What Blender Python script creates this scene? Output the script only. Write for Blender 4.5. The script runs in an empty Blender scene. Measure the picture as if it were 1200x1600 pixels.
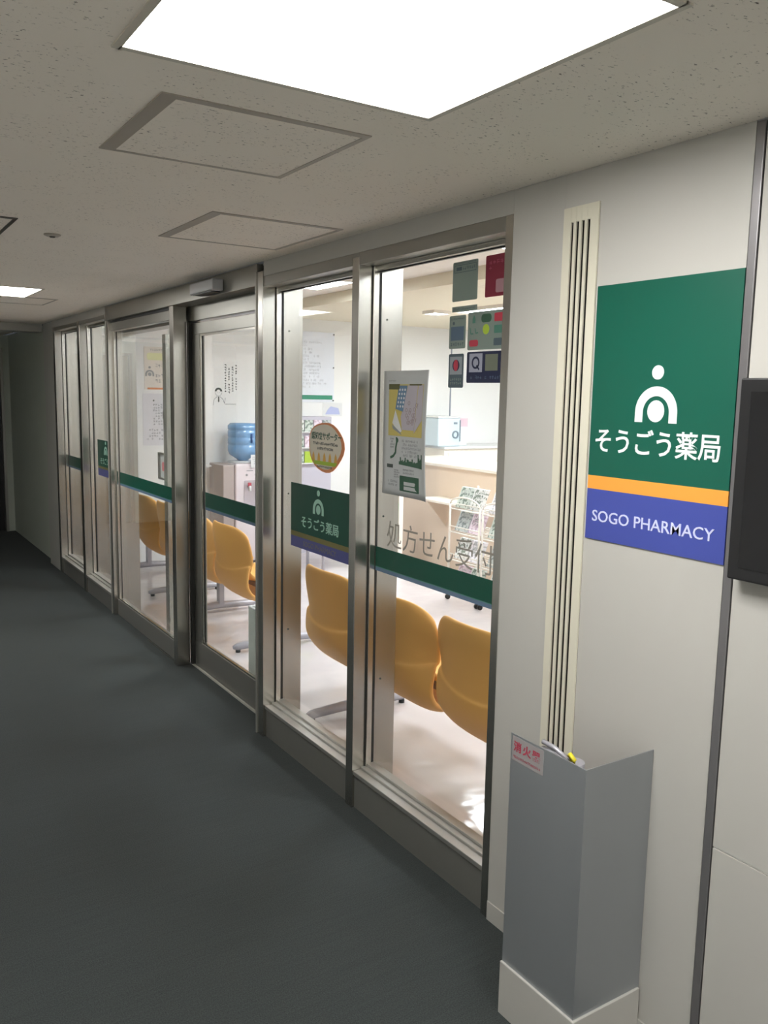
import bpy, bmesh, math, random
from mathutils import Vector, Matrix
random.seed(7)
PI = math.pi
C = bpy.context.scene.collection

# ------------------------------------------------------------------ camera, world, exposure
CAM_H = 1.75
yaw, pitch, roll, FPX = math.radians(32.850286), math.radians(7.826294), math.radians(1.112022), 1330.74
fw = Vector((math.sin(yaw)*math.cos(pitch), math.cos(yaw)*math.cos(pitch), -math.sin(pitch)))
rt = fw.cross(Vector((0, 0, 1))).normalized(); up = rt.cross(fw)
r2 = math.cos(roll)*rt + math.sin(roll)*up; u2 = -math.sin(roll)*rt + math.cos(roll)*up
cam = bpy.data.cameras.new('camera'); cam_o = bpy.data.objects.new('camera', cam); C.objects.link(cam_o)
m = Matrix(((r2.x, u2.x, -fw.x, 0), (r2.y, u2.y, -fw.y, 0), (r2.z, u2.z, -fw.z, CAM_H), (0, 0, 0, 1)))
cam_o.matrix_world = m
cam.sensor_fit = 'VERTICAL'; cam.sensor_height = 32.0; cam.lens = 32.0*FPX/1600.0
cam.clip_start = 0.02; cam.clip_end = 100
bpy.context.scene.camera = cam_o
w = bpy.data.worlds.new('world'); bpy.context.scene.world = w; w.use_nodes = True
w.node_tree.nodes['Background'].inputs[0].default_value = (0.5, 0.55, 0.6, 1)
w.node_tree.nodes['Background'].inputs[1].default_value = 0.05
vs = bpy.context.scene.view_settings
vs.view_transform = 'Standard'; vs.look = 'None'; vs.gamma = 1; vs.exposure = 0.86; vs.use_curve_mapping = False
E_CORRIDOR = 13.8      # corridor ceiling light panels
E_INSIDE = 19.0       # pharmacy ceiling light panels
bpy.context.scene.cycles.max_bounces = 10
bpy.context.scene.cycles.transparent_max_bounces = 24
bpy.context.scene.cycles.sample_clamp_indirect = 6

# ------------------------------------------------------------------ materials
def srgb(r, g, b):
    f = lambda c: (c/255)/12.92 if c/255 <= 0.04045 else ((c/255+0.055)/1.055)**2.4
    return (f(r), f(g), f(b), 1)
MATS = {}
def mat(name, col, rough=0.5, metal=0.0, spec=0.5, var=0.0, vscale=(8, 8, 8), bump=0.0, bscale=40.0, emit=0.0, rvar=0.0, alpha=1.0, coat=0.0, stretch=None):
    if name in MATS: return MATS[name]
    mt = bpy.data.materials.new(name); mt.use_nodes = True
    nt = mt.node_tree; b = nt.nodes['Principled BSDF']
    b.inputs['Roughness'].default_value = rough; b.inputs['Metallic'].default_value = metal
    b.inputs['Specular IOR Level'].default_value = spec; b.inputs['Base Color'].default_value = col
    b.inputs['Coat Weight'].default_value = coat
    tc = nt.nodes.new('ShaderNodeTexCoord'); mp = nt.nodes.new('ShaderNodeMapping')
    nt.links.new(tc.outputs['Object'], mp.inputs[0])
    mp.inputs['Scale'].default_value = stretch or vscale
    n = nt.nodes.new('ShaderNodeTexNoise'); n.inputs['Scale'].default_value = 1.0; n.inputs['Detail'].default_value = 4
    nt.links.new(mp.outputs[0], n.inputs['Vector'])
    v = var if var else 0.03
    mx = nt.nodes.new('ShaderNodeMix'); mx.data_type = 'RGBA'
    mx.inputs[6].default_value = tuple(c*(1-v) for c in col[:3])+(1,); mx.inputs[7].default_value = tuple(min(1, c*(1+v)) for c in col[:3])+(1,)
    nt.links.new(n.outputs['Fac'], mx.inputs[0]); nt.links.new(mx.outputs[2], b.inputs['Base Color'])
    if rvar:
        mr = nt.nodes.new('ShaderNodeMapRange'); mr.inputs['To Min'].default_value = max(0.02, rough-rvar); mr.inputs['To Max'].default_value = rough+rvar
        nt.links.new(n.outputs['Fac'], mr.inputs[0]); nt.links.new(mr.outputs[0], b.inputs['Roughness'])
    if bump:
        n2 = nt.nodes.new('ShaderNodeTexNoise'); n2.inputs['Scale'].default_value = bscale; n2.inputs['Detail'].default_value = 3
        nt.links.new(tc.outputs['Object'], n2.inputs['Vector'])
        bp = nt.nodes.new('ShaderNodeBump'); bp.inputs['Strength'].default_value = bump; bp.inputs['Distance'].default_value = 0.01
        nt.links.new(n2.outputs['Fac'], bp.inputs['Height']); nt.links.new(bp.outputs[0], b.inputs['Normal'])
    if emit:
        b.inputs['Emission Color'].default_value = col; b.inputs['Emission Strength'].default_value = emit
    if alpha < 1: b.inputs['Alpha'].default_value = alpha
    MATS[name] = mt
    return mt

def glass_mat(name, tint=(0.97, 0.985, 0.98, 1), ior=1.45, extra=0.0):
    mt = bpy.data.materials.new(name); mt.use_nodes = True; nt = mt.node_tree; nt.nodes.clear()
    out = nt.nodes.new('ShaderNodeOutputMaterial'); tr = nt.nodes.new('ShaderNodeBsdfTransparent'); gl = nt.nodes.new('ShaderNodeBsdfGlossy')
    lw = nt.nodes.new('ShaderNodeLayerWeight'); lw.inputs[0].default_value = 0.5
    pw = nt.nodes.new('ShaderNodeMath'); pw.operation = 'POWER'; pw.inputs[1].default_value = 5.0; nt.links.new(lw.outputs['Facing'], pw.inputs[0])
    fr = nt.nodes.new('ShaderNodeMath'); fr.operation = 'MULTIPLY_ADD'; fr.inputs[1].default_value = 0.96; fr.inputs[2].default_value = 0.035; nt.links.new(pw.outputs[0], fr.inputs[0])
    tr.inputs[0].default_value = tint; gl.inputs['Roughness'].default_value = 0.0; gl.inputs[0].default_value = (1, 1, 1, 1)
    ms = nt.nodes.new('ShaderNodeMixShader')
    nt.links.new(fr.outputs[0], ms.inputs[0]); nt.links.new(tr.outputs[0], ms.inputs[1]); nt.links.new(gl.outputs[0], ms.inputs[2]); nt.links.new(ms.outputs[0], out.inputs[0])
    MATS[name] = mt; return mt

glass = glass_mat('clear_glass')
blueglass = glass_mat('blue_bottle_plastic', tint=(0.60, 0.78, 0.93, 1))
acrylic = glass_mat('clear_acrylic', tint=(0.93, 0.95, 0.95, 1))

steel = mat('brushed_stainless', (0.50, 0.485, 0.445, 1), 0.27, 1.0, var=0.02, vscale=(70, 70, 0.25))
steel_h = mat('brushed_stainless_horizontal', (0.46, 0.45, 0.41, 1), 0.28, 1.0, var=0.02, vscale=(200, 0.4, 200), rvar=0.015)
steel_dark = mat('dark_stainless', (0.36, 0.355, 0.325, 1), 0.36, 0.9, var=0.02, vscale=(60, 0.5, 60), rvar=0.02)
steel_sill = mat('satin_sill_metal', (0.52, 0.51, 0.48, 1), 0.42, 0.85, var=0.02, vscale=(100, 0.4, 100))
steel_kick = mat('kick_plate_metal', (0.26, 0.255, 0.235, 1), 0.40, 0.5, var=0.04, vscale=(20, 1, 20))
steel_bright = mat('bright_stainless', (0.66, 0.64, 0.59, 1), 0.22, 1.0, var=0.02, vscale=(4, 80, 80))
guard_m = mat('guard_stainless', (0.36, 0.38, 0.395, 1), 0.40, 0.6, var=0.06, vscale=(5, 5, 2.5), rvar=0.05)
gasket = mat('black_gasket', (0.02, 0.02, 0.018, 1), 0.5)
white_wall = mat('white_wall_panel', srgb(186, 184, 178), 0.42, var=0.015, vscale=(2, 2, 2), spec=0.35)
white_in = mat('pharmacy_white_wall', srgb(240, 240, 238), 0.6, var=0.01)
cream_in = mat('pharmacy_cream_bulkhead', srgb(226, 217, 195), 0.6)
ceil_in = mat('pharmacy_ceiling_board', srgb(232, 226, 218), 0.7)
end_wall = mat('grey_green_shaded_wall', srgb(190, 196, 184), 0.6, var=0.03)  # greenish grey, toned down to carry the shade of the corridor end
vent_m = mat('ivory_vent', srgb(214, 210, 192), 0.4)
dark_slot = mat('dark_slot', (0.012, 0.012, 0.01, 1), 0.8)
black_pl = mat('black_plastic', (0.012, 0.012, 0.013, 1), 0.35)
screen_m = mat('black_screen', (0.008, 0.008, 0.009, 1), 0.25)
sign_green = mat('sign_green', srgb(13, 88, 71), 0.35, var=0.02)
sign_orange = mat('sign_orange', srgb(236, 160, 66), 0.4)
sign_blue = mat('sign_blue', srgb(66, 78, 158), 0.4)
sign_white = mat('sign_white', srgb(232, 240, 238), 0.4)
lav_white = mat('lavender_white', srgb(205, 210, 240), 0.4)
film_green = mat('film_green', srgb(8, 78, 61), 0.4, alpha=0.94)
film_blue = mat('film_blue_grey', srgb(96, 122, 150), 0.4, alpha=0.85)
film_teal = mat('film_teal_edge', srgb(70, 140, 125), 0.4, alpha=0.85)
mint = mat('mint_print', srgb(170, 214, 196), 0.4)
film_gold = mat('film_dull_gold', srgb(128, 120, 70), 0.4)
film_violet = mat('film_violet', srgb(84, 88, 150), 0.4)
etched = mat('grey_window_letter', srgb(150, 146, 134), 0.5, alpha=0.7)
paper = mat('white_paper', srgb(225, 226, 226), 0.7)
paper_g = mat('grey_backlit_paper', srgb(196, 199, 199), 0.7)
ink = mat('dark_grey_ink', srgb(70, 78, 74), 0.6)
ink_l = mat('pale_grey_ink', srgb(150, 153, 156), 0.6)
grn_ink = mat('green_ink', srgb(60, 96, 76), 0.6)
yellow_p = mat('yellow_print', srgb(206, 190, 110), 0.6)
pale_yellow = mat('pale_yellow_print', srgb(232, 232, 180), 0.6)
blue_p = mat('blue_print', srgb(106, 136, 165), 0.6)
lilac_p = mat('lilac_print', srgb(188, 182, 190), 0.6)
stk_grey = mat('grey_green_sticker', srgb(128, 142, 134), 0.5)
stk_dark = mat('slate_sticker', srgb(78, 94, 102), 0.5)
stk_red = mat('dark_red_sticker', srgb(128, 36, 56), 0.5)
stk_navy = mat('navy_sticker', srgb(30, 36, 68), 0.5)
stk_blue = mat('slate_blue_print', srgb(84, 104, 124), 0.5)
lime = mat('lime_print', srgb(172, 200, 60), 0.5)
redp = mat('red_print', srgb(190, 62, 80), 0.5)
orange_p = mat('orange_print', srgb(232, 150, 100), 0.5)
amber_p = mat('amber_print', srgb(226, 178, 84), 0.5)
seat_m = mat('mustard_seat', srgb(238, 178, 96), 0.5, var=0.03, bump=0.04, bscale=600)
seat_in = mat('mustard_seat_fabric', srgb(242, 188, 108), 0.8, var=0.04, bump=0.1, bscale=700)
leg_m = mat('grey_painted_metal', srgb(178, 176, 184), 0.35, 0.3)
beige = mat('beige_laminate', srgb(232, 212, 190), 0.4, var=0.01)
worktop = mat('cream_worktop', srgb(244, 236, 222), 0.3)
server_m = mat('pinkish_white_plastic', srgb(226, 216, 220), 0.35)
server_s = mat('taupe_side_panel', srgb(176, 164, 160), 0.45)
machine_m = mat('pale_blue_grey_machine', srgb(200, 216, 224), 0.4)
machine_d = mat('machine_grey_ring', srgb(112, 128, 138), 0.4)
pink_m = mat('pink_box', srgb(226, 84, 112), 0.5)
wire_w = mat('white_wire', srgb(238, 232, 222), 0.35)
basket_m = mat('brown_wicker', srgb(150, 104, 78), 0.7, var=0.3, vscale=(60, 60, 60))
yellow_tag = mat('yellow_plastic', srgb(225, 210, 50), 0.4)
ext_red = mat('extinguisher_red', srgb(170, 24, 24), 0.3)
guard_print = mat('faded_red_print', srgb(172, 62, 82), 0.5)
guard_label = mat('grey_label_film', srgb(150, 146, 146), 0.5)
hatch_frame = mat('grey_hatch_frame', srgb(176, 168, 156), 0.5, 0.2)
hatch_dark = mat('dark_hatch_frame', srgb(84, 80, 74), 0.5, 0.2)
sensor_m = mat('sensor_silver', srgb(190, 192, 196), 0.35, 0.2)
trim_m = mat('grey_joint_metal', srgb(132, 130, 132), 0.33, 0.6)
light_frame_m = mat('ivory_light_frame', srgb(206, 200, 186), 0.5)

def emit_mat(name, col, strength):
    mt = bpy.data.materials.new(name); mt.use_nodes = True; nt = mt.node_tree; nt.nodes.clear()
    o = nt.nodes.new('ShaderNodeOutputMaterial'); e = nt.nodes.new('ShaderNodeEmission')
    e.inputs[0].default_value = col; e.inputs[1].default_value = strength; nt.links.new(e.outputs[0], o.inputs[0]); return mt
lamp_c = emit_mat('corridor_diffuser', (1.0, 0.985, 0.955, 1), E_CORRIDOR)
lamp_i = emit_mat('pharmacy_diffuser', (0.90, 0.945, 1.0, 1), E_INSIDE)

def ceiling_material():
    mt = bpy.data.materials.new('rock_wool_ceiling'); mt.use_nodes = True; nt = mt.node_tree; b = nt.nodes['Principled BSDF']
    b.inputs['Roughness'].default_value = 0.9
    tc = nt.nodes.new('ShaderNodeTexCoord')
    mp = nt.nodes.new('ShaderNodeMapping'); mp.inputs['Scale'].default_value = (38, 70, 38); nt.links.new(tc.outputs['Object'], mp.inputs[0])
    n1 = nt.nodes.new('ShaderNodeTexNoise'); n1.inputs['Scale'].default_value = 1.6; n1.inputs['Detail'].default_value = 6; n1.inputs['Roughness'].default_value = 0.7
    nt.links.new(mp.outputs[0], n1.inputs[0])
    r1 = nt.nodes.new('ShaderNodeValToRGB'); r1.color_ramp.elements[0].position = 0.60; r1.color_ramp.elements[1].position = 0.635
    nt.links.new(n1.outputs['Fac'], r1.inputs[0])
    n2 = nt.nodes.new('ShaderNodeTexNoise'); n2.inputs['Scale'].default_value = 5; nt.links.new(tc.outputs['Object'], n2.inputs[0])
    r2_ = nt.nodes.new('ShaderNodeValToRGB'); r2_.color_ramp.elements[0].position = 0.40; r2_.color_ramp.elements[1].position = 0.52
    nt.links.new(n2.outputs['Fac'], r2_.inputs[0])
    mu = nt.nodes.new('ShaderNodeMath'); mu.operation = 'MULTIPLY'; nt.links.new(r1.outputs[0], mu.inputs[0]); nt.links.new(r2_.outputs[0], mu.inputs[1])
    mx = nt.nodes.new('ShaderNodeMix'); mx.data_type = 'RGBA'; mx.inputs[6].default_value = srgb(246, 238, 226); mx.inputs[7].default_value = srgb(128, 118, 108)
    nt.links.new(mu.outputs[0], mx.inputs[0]); nt.links.new(mx.outputs[2], b.inputs['Base Color'])
    bp = nt.nodes.new('ShaderNodeBump'); bp.inputs['Strength'].default_value = 0.4; bp.inputs['Distance'].default_value = -0.002
    nt.links.new(mu.outputs[0], bp.inputs['Height']); nt.links.new(bp.outputs[0], b.inputs['Normal'])
    return mt
ceil_m = ceiling_material()
def carpet_material():
    mt = bpy.data.materials.new('dark_grey_carpet'); mt.use_nodes = True; nt = mt.node_tree; b = nt.nodes['Principled BSDF']
    b.inputs['Roughness'].default_value = 0.93; b.inputs['Specular IOR Level'].default_value = 0.2
    b.inputs['Sheen Weight'].default_value = 0.06
    tc = nt.nodes.new('ShaderNodeTexCoord')
    n1 = nt.nodes.new('ShaderNodeTexNoise'); n1.inputs['Scale'].default_value = 260; n1.inputs['Detail'].default_value = 2
    nt.links.new(tc.outputs['Object'], n1.inputs[0])
    mp = nt.nodes.new('ShaderNodeMapping'); mp.inputs['Scale'].default_value = (3, 140, 1); nt.links.new(tc.outputs['Object'], mp.inputs[0])
    n3 = nt.nodes.new('ShaderNodeTexNoise'); n3.inputs['Scale'].default_value = 1; nt.links.new(mp.outputs[0], n3.inputs[0])
    ad = nt.nodes.new('ShaderNodeMix'); ad.inputs[0].default_value = 0.15; nt.links.new(n1.outputs['Fac'], ad.inputs[2]); nt.links.new(n3.outputs['Fac'], ad.inputs[3])
    r = nt.nodes.new('ShaderNodeValToRGB'); r.color_ramp.elements[0].position = 0.3; r.color_ramp.elements[1].position = 0.7
    r.color_ramp.elements[0].color = (0.023, 0.028, 0.028, 1); r.color_ramp.elements[1].color = (0.058, 0.067, 0.065, 1)
    nt.links.new(ad.outputs[0], r.inputs[0]); nt.links.new(r.outputs[0], b.inputs['Base Color'])
    bp = nt.nodes.new('ShaderNodeBump'); bp.inputs['Strength'].default_value = 0.3; bp.inputs['Distance'].default_value = 0.003
    nt.links.new(n1.outputs['Fac'], bp.inputs['Height']); nt.links.new(bp.outputs[0], b.inputs['Normal'])
    return mt
carpet = carpet_material()
def vinyl_material():
    mt = bpy.data.materials.new('glossy_vinyl_floor'); mt.use_nodes = True; nt = mt.node_tree; b = nt.nodes['Principled BSDF']
    tc = nt.nodes.new('ShaderNodeTexCoord'); n = nt.nodes.new('ShaderNodeTexNoise'); n.inputs['Scale'].default_value = 4; n.inputs['Detail'].default_value = 2
    nt.links.new(tc.outputs['Object'], n.inputs[0])
    r = nt.nodes.new('ShaderNodeValToRGB'); r.color_ramp.elements[0].color = srgb(206, 198, 198); r.color_ramp.elements[1].color = srgb(220, 212, 211)
    nt.links.new(n.outputs['Fac'], r.inputs[0]); nt.links.new(r.outputs[0], b.inputs['Base Color'])
    mr = nt.nodes.new('ShaderNodeMapRange'); mr.inputs['To Min'].default_value = 0.05; mr.inputs['To Max'].default_value = 0.14
    nt.links.new(n.outputs['Fac'], mr.inputs[0]); nt.links.new(mr.outputs[0], b.inputs['Roughness'])
    bp = nt.nodes.new('ShaderNodeBump'); bp.inputs['Strength'].default_value = 0.35; bp.inputs['Distance'].default_value = 0.02
    nt.links.new(n.outputs['Fac'], bp.inputs['Height']); nt.links.new(bp.outputs[0], b.inputs['Normal'])
    b.inputs['Specular IOR Level'].default_value = 0.7
    return mt
vinyl = vinyl_material()

# ------------------------------------------------------------------ helpers
def children(o): return [c for c in bpy.data.objects if c.parent == o]
class MB:
    """collects shapes in world coordinates and links them as ONE mesh object"""
    def __init__(s): s.v = []; s.f = []; s.sm = []
    def add(s, v, f, smooth=False):
        o = len(s.v); s.v += [tuple(p) for p in v]; s.f += [tuple(i+o for i in q) for q in f]; s.sm += [smooth]*len(f); return s
    def box(s, x0, x1, y0, y1, z0, z1):
        v = [(x, y, z) for x in (x0, x1) for y in (y0, y1) for z in (z0, z1)]
        return s.add(v, [(0, 1, 3, 2), (4, 6, 7, 5), (0, 4, 5, 1), (2, 3, 7, 6), (0, 2, 6, 4), (1, 5, 7, 3)])
    def loft(s, a, b, smooth=False):
        n = len(a)
        s.add(list(a)+list(b), [tuple(range(n))[::-1], tuple(range(n, 2*n))])
        o = len(s.v)-2*n
        for i in range(n):
            s.f.append((o+i, o+(i+1) % n, o+n+(i+1) % n, o+n+i)); s.sm.append(smooth)
        return s
    def tube(s, pts, r, n=10, caps=True):
        pts = [Vector(p) for p in pts]; rs = r if isinstance(r, (list, tuple)) else [r]*len(pts)
        rings = []; ref = None
        for i, p in enumerate(pts):
            d = (pts[min(i+1, len(pts)-1)]-pts[max(i-1, 0)]).normalized()
            if ref is None: ref = Vector((0, 0, 1)) if abs(d.z) < 0.9 else Vector((1, 0, 0))
            a = d.cross(ref).normalized(); b = d.cross(a).normalized(); ref = a.cross(d).normalized() if False else ref
            rings.append([p+a*math.cos(2*PI*k/n)*rs[i]+b*math.sin(2*PI*k/n)*rs[i] for k in range(n)])
        o = len(s.v)
        for rg in rings: s.v += [tuple(q) for q in rg]
        for i in range(len(rings)-1):
            for k in range(n):
                s.f.append((o+i*n+k, o+i*n+(k+1) % n, o+(i+1)*n+(k+1) % n, o+(i+1)*n+k)); s.sm.append(True)
        if caps:
            s.f.append(tuple(o+k for k in range(n))[::-1]); s.sm.append(False)
            s.f.append(tuple(o+(len(rings)-1)*n+k for k in range(n))); s.sm.append(False)
        return s
    def lathe(s, cx, cy, prof, n=28, sq=0.0):
        o = len(s.v)
        for (r, z) in prof:
            for k in range(n):
                a = 2*PI*k/n
                s.v.append((cx+r*math.cos(a), cy+r*math.sin(a), z))
        for i in range(len(prof)-1):
            for k in range(n):
                s.f.append((o+i*n+k, o+i*n+(k+1) % n, o+(i+1)*n+(k+1) % n, o+(i+1)*n+k)); s.sm.append(True)
        s.f.append(tuple(o+k for k in range(n))[::-1]); s.sm.append(False)
        s.f.append(tuple(o+(len(prof)-1)*n+k for k in range(n))); s.sm.append(False)
        return s
    def build(s, name, m_, parent=None, bevel=0.0, base=None, sub=0, solid=0.0):
        me = bpy.data.meshes.new(name)
        if parent is not None: org = Vector(parent['_org'])
        elif base is not None: org = Vector(base)
        else:
            xs = [p[0] for p in s.v]; ys = [p[1] for p in s.v]; zs = [p[2] for p in s.v]
            org = Vector(((min(xs)+max(xs))/2, (min(ys)+max(ys))/2, min(zs)))
        me.from_pydata([tuple(Vector(p)-org) for p in s.v], [], s.f)
        me.polygons.foreach_set('use_smooth', s.sm); me.update()
        b = bmesh.new(); b.from_mesh(me); bmesh.ops.recalc_face_normals(b, faces=b.faces); b.to_mesh(me); b.free()
        me.materials.append(m_)
        o = bpy.data.objects.new(name, me); C.objects.link(o); o['_org'] = tuple(org)
        if parent is None: o.location = org
        else: o.parent = parent
        if solid:
            md = o.modifiers.new('solid', 'SOLIDIFY'); md.thickness = solid; md.offset = 0
        if sub:
            md = o.modifiers.new('sub', 'SUBSURF'); md.levels = sub; md.render_levels = sub
        if bevel:
            md = o.modifiers.new('bevel', 'BEVEL'); md.width = bevel; md.segments = 2; md.limit_method = 'ANGLE'; md.angle_limit = math.radians(50)
        return o
def empty(name, loc):
    o = bpy.data.objects.new(name, None); C.objects.link(o); o.location = loc; o['_org'] = tuple(loc); o.empty_display_size = 0.1
    return o
def tag(o, label=None, cat=None, group=None, kind=None):
    if label: o['label'] = label
    if cat: o['category'] = cat
    if group: o['group'] = group
    if kind: o['kind'] = kind
    return o
def thing(name, loc, label, cat, group=None): return tag(empty(name, loc), label, cat, group)
def struct(name, mb, m_, label, cat='wall', bevel=0):
    return tag(mb.build(name, m_, bevel=bevel), label, cat, kind='structure')
def copy_tree(o, parent=None):
    c = o.copy(); C.objects.link(c); c.parent = parent
    for ch in children(o):
        if ch is not c: copy_tree(ch, c)
    return c
def BX(*a): return MB().box(*a)

# 2-D drawing surfaces: a = right, b = up, c = out of the surface towards the viewer
def PX(x, y, z): return lambda a, b, c=0.0: (x-c, y-a, z+b)      # surface facing the corridor (-X)
def PY(x, y, z): return lambda a, b, c=0.0: (x+a, y-c, z+b)      # surface facing down the room (-Y)
def PXR(x, y, z): return lambda a, b, c=0.0: (x+c, y+a, z+b)
def rect(mb, P, a0, b0, a1, b1, c0=0.0, c1=0.001):
    q = [(a0, b0), (a1, b0), (a1, b1), (a0, b1)]
    return mb.loft([P(a, b, c0) for a, b in q], [P(a, b, c1) for a, b in q])
def poly(mb, P, pts, c0=0.0, c1=0.001):
    return mb.loft([P(a, b, c0) for a, b in pts], [P(a, b, c1) for a, b in pts])
def rrect(mb, P, a0, b0, a1, b1, r, c0=0.0, c1=0.001):
    pts = []
    for (cx, cy, s0) in ((a1-r, b1-r, 0), (a0+r, b1-r, 90), (a0+r, b0+r, 180), (a1-r, b0+r, 270)):
        for k in range(5):
            t = math.radians(s0+k*22.5); pts.append((cx+r*math.cos(t), cy+r*math.sin(t)))
    return poly(mb, P, pts, c0, c1)
def disc(mb, P, a, b, r, c0=0.0, c1=0.001, n=24, ry=None):
    ry = ry or r
    return poly(mb, P, [(a+r*math.cos(2*PI*k/n), b+ry*math.sin(2*PI*k/n)) for k in range(n)], c0, c1)
def band(mb, P, pts, wd, c0=0.0, c1=0.001):
    for (p, q) in zip(pts[:-1], pts[1:]):
        d = Vector((q[0]-p[0], q[1]-p[1])); L = d.length
        if L < 1e-6: continue
        d /= L; n = Vector((-d.y, d.x))*wd/2; e = d*wd*0.2
        poly(mb, P, [(p[0]-e.x+n.x, p[1]-e.y+n.y), (p[0]-e.x-n.x, p[1]-e.y-n.y), (q[0]+e.x-n.x, q[1]+e.y-n.y), (q[0]+e.x+n.x, q[1]+e.y+n.y)], c0, c1)
    return mb
def ring(mb, P, a, b, r0, r1, c0=0.0, c1=0.001, t0=0, t1=360, n=28):
    for k in range(n):
        A = math.radians(t0+(t1-t0)*k/n); B = math.radians(t0+(t1-t0)*(k+1)/n)
        poly(mb, P, [(a+r0*math.cos(A), b+r0*math.sin(A)), (a+r1*math.cos(A), b+r1*math.sin(A)), (a+r1*math.cos(B), b+r1*math.sin(B)), (a+r0*math.cos(B), b+r0*math.sin(B))], c0, c1)
    return mb
def emblem(mb, P, a, b, s, c0, c1):
    """arch with a dot above and a disc inside; b = foot of the arch, s = half width"""
    ring(mb, P, a, b+0.39*s, 0.63*s, s, c0, c1, 0, 180)
    rect(mb, P, a-s, b, a-0.63*s, b+0.39*s, c0, c1); rect(mb, P, a+0.63*s, b, a+s, b+0.39*s, c0, c1)
    disc(mb, P, a, b+0.44*s, 0.40*s, c0, c1, ry=0.42*s); disc(mb, P, a, b+1.92*s, 0.28*s, c0, c1, ry=0.27*s)
    return mb
def text_shape(mb, P, s, a0, a1, b0, b1, c0=0.0, c1=0.001, bold=0.0, spacing=1.0):
    cu = bpy.data.curves.new('t', 'FONT'); cu.body = s; cu.size = 1; cu.offset = bold; cu.space_character = spacing; cu.extrude = 0.01; cu.resolution_u = 3
    o = bpy.data.objects.new('t', cu); C.objects.link(o)
    dg = bpy.context.evaluated_depsgraph_get(); me = bpy.data.meshes.new_from_object(o.evaluated_get(dg))
    bpy.data.objects.remove(o); bpy.data.curves.remove(cu)
    if not me.vertices: return mb
    xs = [v.co.x for v in me.vertices]; ys = [v.co.y for v in me.vertices]
    x0, x1, y0, y1 = min(xs), max(xs), min(ys), max(ys)
    vv = [P(a0+(v.co.x-x0)/(x1-x0)*(a1-a0), b0+(v.co.y-y0)/(y1-y0)*(b1-b0), c1 if v.co.z > 0 else c0) for v in me.vertices]
    mb.add(vv, [tuple(p.vertices) for p in me.polygons]); bpy.data.meshes.remove(me)
    return mb
def scribble(mb, P, a0, b0, a1, b1, rows, cols, fill=0.85, c0=0.001, c1=0.0015, vertical=False, seed=1, wd=0.12):
    """rows of tiny illegible marks"""
    rg = random.Random(seed); cw = (a1-a0)/cols; ch = (b1-b0)/rows
    for i in range(rows):
        last = rg.uniform(0.6, 1.0)
        for j in range(cols):
            if rg.random() > fill or (j/cols > last and not vertical): continue
            x = a0+j*cw; y = b1-(i+1)*ch; g = 0.16
            t = min(cw, ch)*wd
            for k in range(rg.choice((2, 3, 3))):
                yy = y+ch*(0.2+0.6*rg.random()); rect(mb, P, x+cw*g, yy, x+cw*(1-g), yy+t, c0, c1)
            xx = x+cw*(0.25+0.5*rg.random()); rect(mb, P, xx, y+ch*0.15, xx+t, y+ch*0.8, c0, c1)
    return mb

# ------------------------------------------------------------------ dimensions
X0 = 1.765            # corridor face of the pharmacy wall
H = 2.37              # corridor ceiling
HW, HD = 2.655, 2.56  # pharmacy waiting and dispensary ceilings
YE = 8.5              # pharmacy end wall
XG = 1.862            # window glass
XB = 1.975            # inner face of the glazed wall
X_R = 9.5

# ------------------------------------------------------------------ the setting: corridor
struct('floor', BX(-0.95, XG, -3.2, 13.2, -0.1, 0.0), carpet, 'dark grey corridor carpet', 'floor')
struct('floor_pharmacy', BX(XG, X_R, -1.2, YE+0.2, -0.1, 0.004), vinyl, 'glossy pale vinyl floor behind the glass wall', 'floor')
# corridor ceiling with openings for the recessed lights
LIGHTS = [(0.475, 1.165, 0.965, 1.65), (0.475, 1.153, 5.80, 6.385), (0.475, 1.165, -1.45, -0.77), (0.475, 1.165, -3.0, -2.32)]  # the pair behind the viewer is added, unseen, to brighten the corridor
cm = MB()
xs = sorted({-0.95, X0} | {v for L in LIGHTS for v in L[:2]}); ys = sorted({-3.2, 13.2} | {v for L in LIGHTS for v in L[2:]})
for i in range(len(xs)-1):
    for j in range(len(ys)-1):
        cx, cy = (xs[i]+xs[i+1])/2, (ys[j]+ys[j+1])/2
        if any(L[0] < cx < L[1] and L[2] < cy < L[3] for L in LIGHTS): continue
        cm.box(xs[i], xs[i+1], ys[j], ys[j+1], H, H+0.06)
struct('ceiling', cm, ceil_m, 'speckled grey-white rock wool corridor ceiling', 'ceiling')
struct('wall_left', BX(-1.05, -0.95, -3.2, 13.2, 0, H+0.3), white_in, 'white corridor wall out of view to the left')
struct('wall_back', BX(-0.95, X0, -3.3, -3.2, 0, H+0.3), white_wall, 'white corridor end wall behind the viewer')
# pharmacy wall, corridor side: near panels
WT = 0.14
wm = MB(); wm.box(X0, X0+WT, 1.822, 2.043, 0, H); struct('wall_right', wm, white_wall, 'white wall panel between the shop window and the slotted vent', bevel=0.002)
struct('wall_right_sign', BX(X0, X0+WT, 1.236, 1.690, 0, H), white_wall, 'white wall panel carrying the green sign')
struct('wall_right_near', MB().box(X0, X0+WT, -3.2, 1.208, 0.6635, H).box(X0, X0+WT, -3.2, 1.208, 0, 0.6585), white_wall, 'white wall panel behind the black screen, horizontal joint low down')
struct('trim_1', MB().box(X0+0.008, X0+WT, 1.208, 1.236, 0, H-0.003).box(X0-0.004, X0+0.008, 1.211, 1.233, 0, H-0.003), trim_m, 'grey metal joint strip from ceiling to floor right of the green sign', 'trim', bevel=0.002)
struct('trim_2', BX(X0+0.003, X0+0.05, -3.2, 1.208, 0.6585, 0.6635), mat('pale_joint', srgb(226, 224, 220), 0.5), 'pale horizontal joint in the rightmost wall panel', 'trim')
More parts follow.
